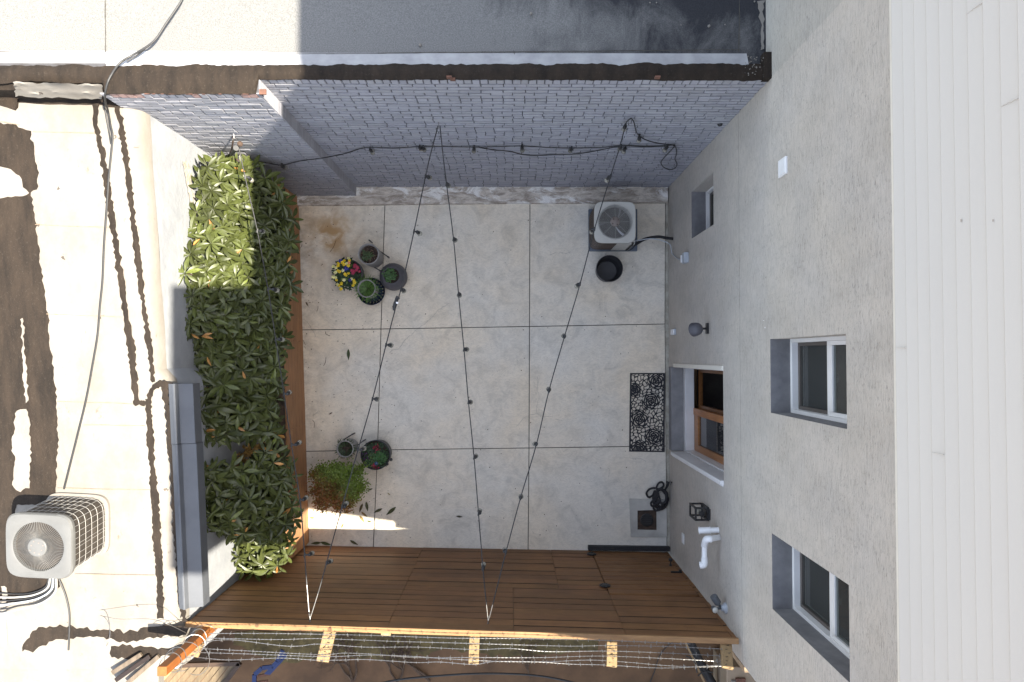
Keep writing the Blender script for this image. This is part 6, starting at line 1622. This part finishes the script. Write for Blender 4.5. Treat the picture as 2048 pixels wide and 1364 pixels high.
def PXY(p):
    d = CQ.inverted() @ (Vector(p) - Vector((0, 0, H))); return (1024 - F * d.x / d.z, 682 + F * d.y / d.z)
BP = {}
def bulb(t_, p, dx=0.0, dy=0.0):
    a = Vector((dx, dy, 0)) * 0.9; m_ = MB(); c = p + a + Vector((0, 0, -.012))
    d = Vector((U(-.15, .15) + dx * 2, U(-.15, .15), -1)).normalized()
    m_.tube([p + Vector((-.003, -.02, 0)), p + Vector((.003, .02, 0))], .0095, 6); m_.tube([p, c], .0085, 6)
    R_ = Vector((0, 0, -1)).rotation_difference(d).to_matrix()
    m_.lathe([(0, .006), (.012, .004), (.0175, -.006), (.0185, -.05), (.017, -.054), (0, -.052)], c, 14, R=R_)
    sk = m_.build('lamp_socket', MT['cable'], t_, sharp=50)
    m_ = MB(); m_.lathe([(0.0165, -.052), (.022, -.065), (.0255, -.085), (.021, -.106), (.009, -.117), (0, -.119)], c, 14, R=R_); m_.build('bulb', MT['bulb'], sk, sharp=80)
zA = PY(878, 248, YB - .03).z; zC = PY(1257, 240, YB - .03).z; zF1 = PF(620, 1240).z; zF2 = PF(977, 1243).z
sag = lambda z0, z1, s_: (lambda t_: z0 + (z1 - z0) * t_ - s_ * 4 * t_ * (1 - t_))
strand('string of lights from the brick wall to the left fence hook over the grey pots', [(876, 252), (862, 305), (851, 353), (828, 463), (804, 570), (790, 620), (772, 690), (745, 798), (716, 900), (684, 1014), (653, 1126), (638, 1180), (620, 1238)], sag(zA, zF1, .10),
       [(851, 353, .02), (828, 463, .03), (804, 575, .02), (772, 690, .03), (744, 799, .03), (716, 906, .03), (684, 1014, .02), (652, 1126, .01)], .93)
strand('middle string of lights from the brick wall hook to the middle fence hook', [(880, 252), (886, 310), (893, 368), (907, 478), (917, 588), (928, 699), (937, 804), (948, 915), (957, 1027), (966, 1138), (971, 1190), (976, 1242)], sag(zA, zF2, .10),
       [(893, 370, .01), (907, 478, .012), (917, 588, .012), (928, 699, .012), (937, 804, .01), (948, 915, .012), (957, 1027, .012), (966, 1138, .0)], .955)
strand('string of lights from the right wall hook past the patio unit to the fence', [(1253, 244), (1238, 298), (1221, 353), (1189, 458), (1160, 568), (1129, 673), (1098, 781), (1073, 888), (1041, 996), (1012, 1104), (994, 1175), (977, 1242)], sag(zC, zF2, .10),
       [(1250, 250, -.0), (1221, 353, -.01), (1190, 457, -.02), (1160, 568, -.01), (1129, 673, -.0), (1098, 781, -.0), (1073, 888, .0), (1041, 996, .0), (1010, 1104, -.015)], .96)
strand('string of lights over the rhododendrons from the left bracket to the fence hook', [(476, 288), (485, 330), (496, 380), (510, 440), (522, 500), (538, 590), (553, 690), (566, 775), (583, 890), (600, 1000), (607, 1080), (613, 1160), (619, 1238)], sag(PY(476, 288, YB2 - .06).z, zF1, .12),
       [(493, 352, .03), (514, 458, .03), (550, 570, .05), (556, 680, .03), (568, 786, .03), (584, 892, .04), (602, 1000, .03), (609, 1115, .045)], .93)
# pale sleeve of the sunlit first stretch is the same black cable; hooks
def hook(p, n_, lab):
    t_ = thing('wall_hook', lab, 'hook', p, 'hooks holding the string lights'); m_ = MB(); q = p + n_ * .02; m_.tube([p, q, q + n_ * .03 + Vector((0, 0, -.012)), q + n_ * .05, q + n_ * .055 + Vector((0, 0, .02)), q + n_ * .04 + Vector((0, 0, .03))], .0035, 6); m_.build('hook', MT['steel'], t_)
    m_ = MB(); m_.tube([p - n_ * .002, p + n_ * .006], .009, 12); m_.build('washer', MT['steel'], t_)
ny = Vector((0, -1, 0))
hook(PY(877, 243, YB), ny, 'steel hook on the brick wall where two light strings meet'); hook(PY(1257, 236, YB), ny, 'steel hook high on the right of the brick wall'); hook(PY(467, 266, YB2), ny, 'sunlit steel hook on the left brick panel above the shrubs')
hook(PF(620, 1243), -FN, 'steel hook on the fence where the two left strings end'); hook(PF(976, 1247), -FN, 'steel hook on the fence where the two right strings end')
# plug connector in the middle of the left string
q = PZ(791, 606, zA - .10); t_ = thing('plug_connector', 'dark inline plug with white tag on the left string above the patio', 'connector', q); d = (PZ(780, 660, zA - .1) - PZ(800, 580, zA - .1)).normalized()
m_ = MB(); m_.tube([q - d * .07, q - d * .05, q - d * .01, q, q + d * .05, q + d * .075], [.008, .014, .016, .02, .018, .008], 10); m_.build('plug', MT['cable'], t_)
m_ = MB(); m_.box(q + Vector((.018, 0, .014)), (.022, .018, .004)); m_.build('tag', MT['white'], t_)
m_ = MB(); q2 = PZ(797, 597, zA - .12); m_.lathe([(0, .03), (.01, .028), (.013, 0), (.008, -.02), (0, -.022)], q2, 10); m_.build('cap', MT['cable'], t_)
# run pinned along the brick wall
def wallrun(lab, pts, bulbs, off=.03, r=.0056, cat='string lights'):
    P_ = [PY(a_, b_, (YB2 if a_ < 646 else YB) - off) for a_, b_ in pts]
    t_ = thing('string_light', lab, cat, P_[0], 'string lights pinned along the brick wall'); S_ = smoothpts(P_, 6); m_ = MB(); m_.tube(S_, r, 6); m_.build('cable', MT['cable'], t_)
    for (a_, b_) in bulbs:
        yy_ = (YB2 if PY(a_, b_, YB2).x < XB else YB) - off; bulb(t_, PY(a_, b_, yy_), .0, -.012)
wallrun('long string of lights pinned along the brick wall from the shrubs to the stucco corner', [(470, 326), (500, 323), (530, 325), (563, 330), (600, 322), (645, 316), (690, 307), (722, 297), (745, 295), (790, 296), (840, 293), (880, 293), (945, 294), (1000, 293), (1045, 292), (1100, 295), (1143, 296), (1200, 295), (1243, 291), (1290, 292), (1330, 291), (1350, 290)],
        [(563, 330), (645, 316), (740, 297), (839, 293), (846, 294), (948, 294), (1044, 292), (1143, 296), (1242, 292), (1335, 291)])
wallrun('second cable loop below the pinned string in the middle of the brick wall', [(958, 295), (990, 300), (1020, 303), (1045, 309), (1075, 311), (1110, 309), (1150, 308), (1185, 303), (1215, 297), (1243, 292), (1262, 292), (1290, 294), (1320, 293), (1348, 290)], [(1251, 294)], .022)
wallrun('loop of lights hanging from the right hook across to the stucco corner', [(1253, 244), (1262, 237), (1268, 245), (1272, 262), (1279, 272), (1295, 281), (1320, 287), (1345, 290), (1352, 296), (1353, 308), (1350, 318), (1354, 328), (1350, 336), (1340, 339), (1328, 335), (1322, 326), (1326, 318), (1338, 305), (1350, 292)], [(1279, 272)], .045)
# cluster of lamps with pole and shade at the left bracket
t_ = thing('bracket_light', 'old flood lamp on a rusty bracket on the sunlit left brick panel', 'lamp', PY(470, 300, YB2)); y_ = YB2
m_ = MB(); m_.tube(smoothpts([PY(466, 270, y_), PY(466, 282, y_ - .05), PY(463, 300, y_ - .08), PY(458, 314, y_ - .10), PY(470, 318, y_ - .14), PY(478, 322, y_ - .16)], 5), .009, 8); m_.build('bracket', MT['rusty'], t_)
m_ = MB(); a1, a2 = PY(462, 310, y_ - .12), PY(472, 296, y_ - .14); m_.tube([a1, a2], [.012, .026], 14); m_.build('lamp_shade', MT['oldlamp'], t_)
m_ = MB(); a1 = PY(480, 288, y_ - .10); m_.lathe([(0, -.025), (.02, -.02), (.027, 0), (.02, .02), (0, .024)], a1, 12); m_.tube([a1, PY(475, 296, y_ - .1)], .007, 6); m_.build('sensor', MT['rusty'], t_)
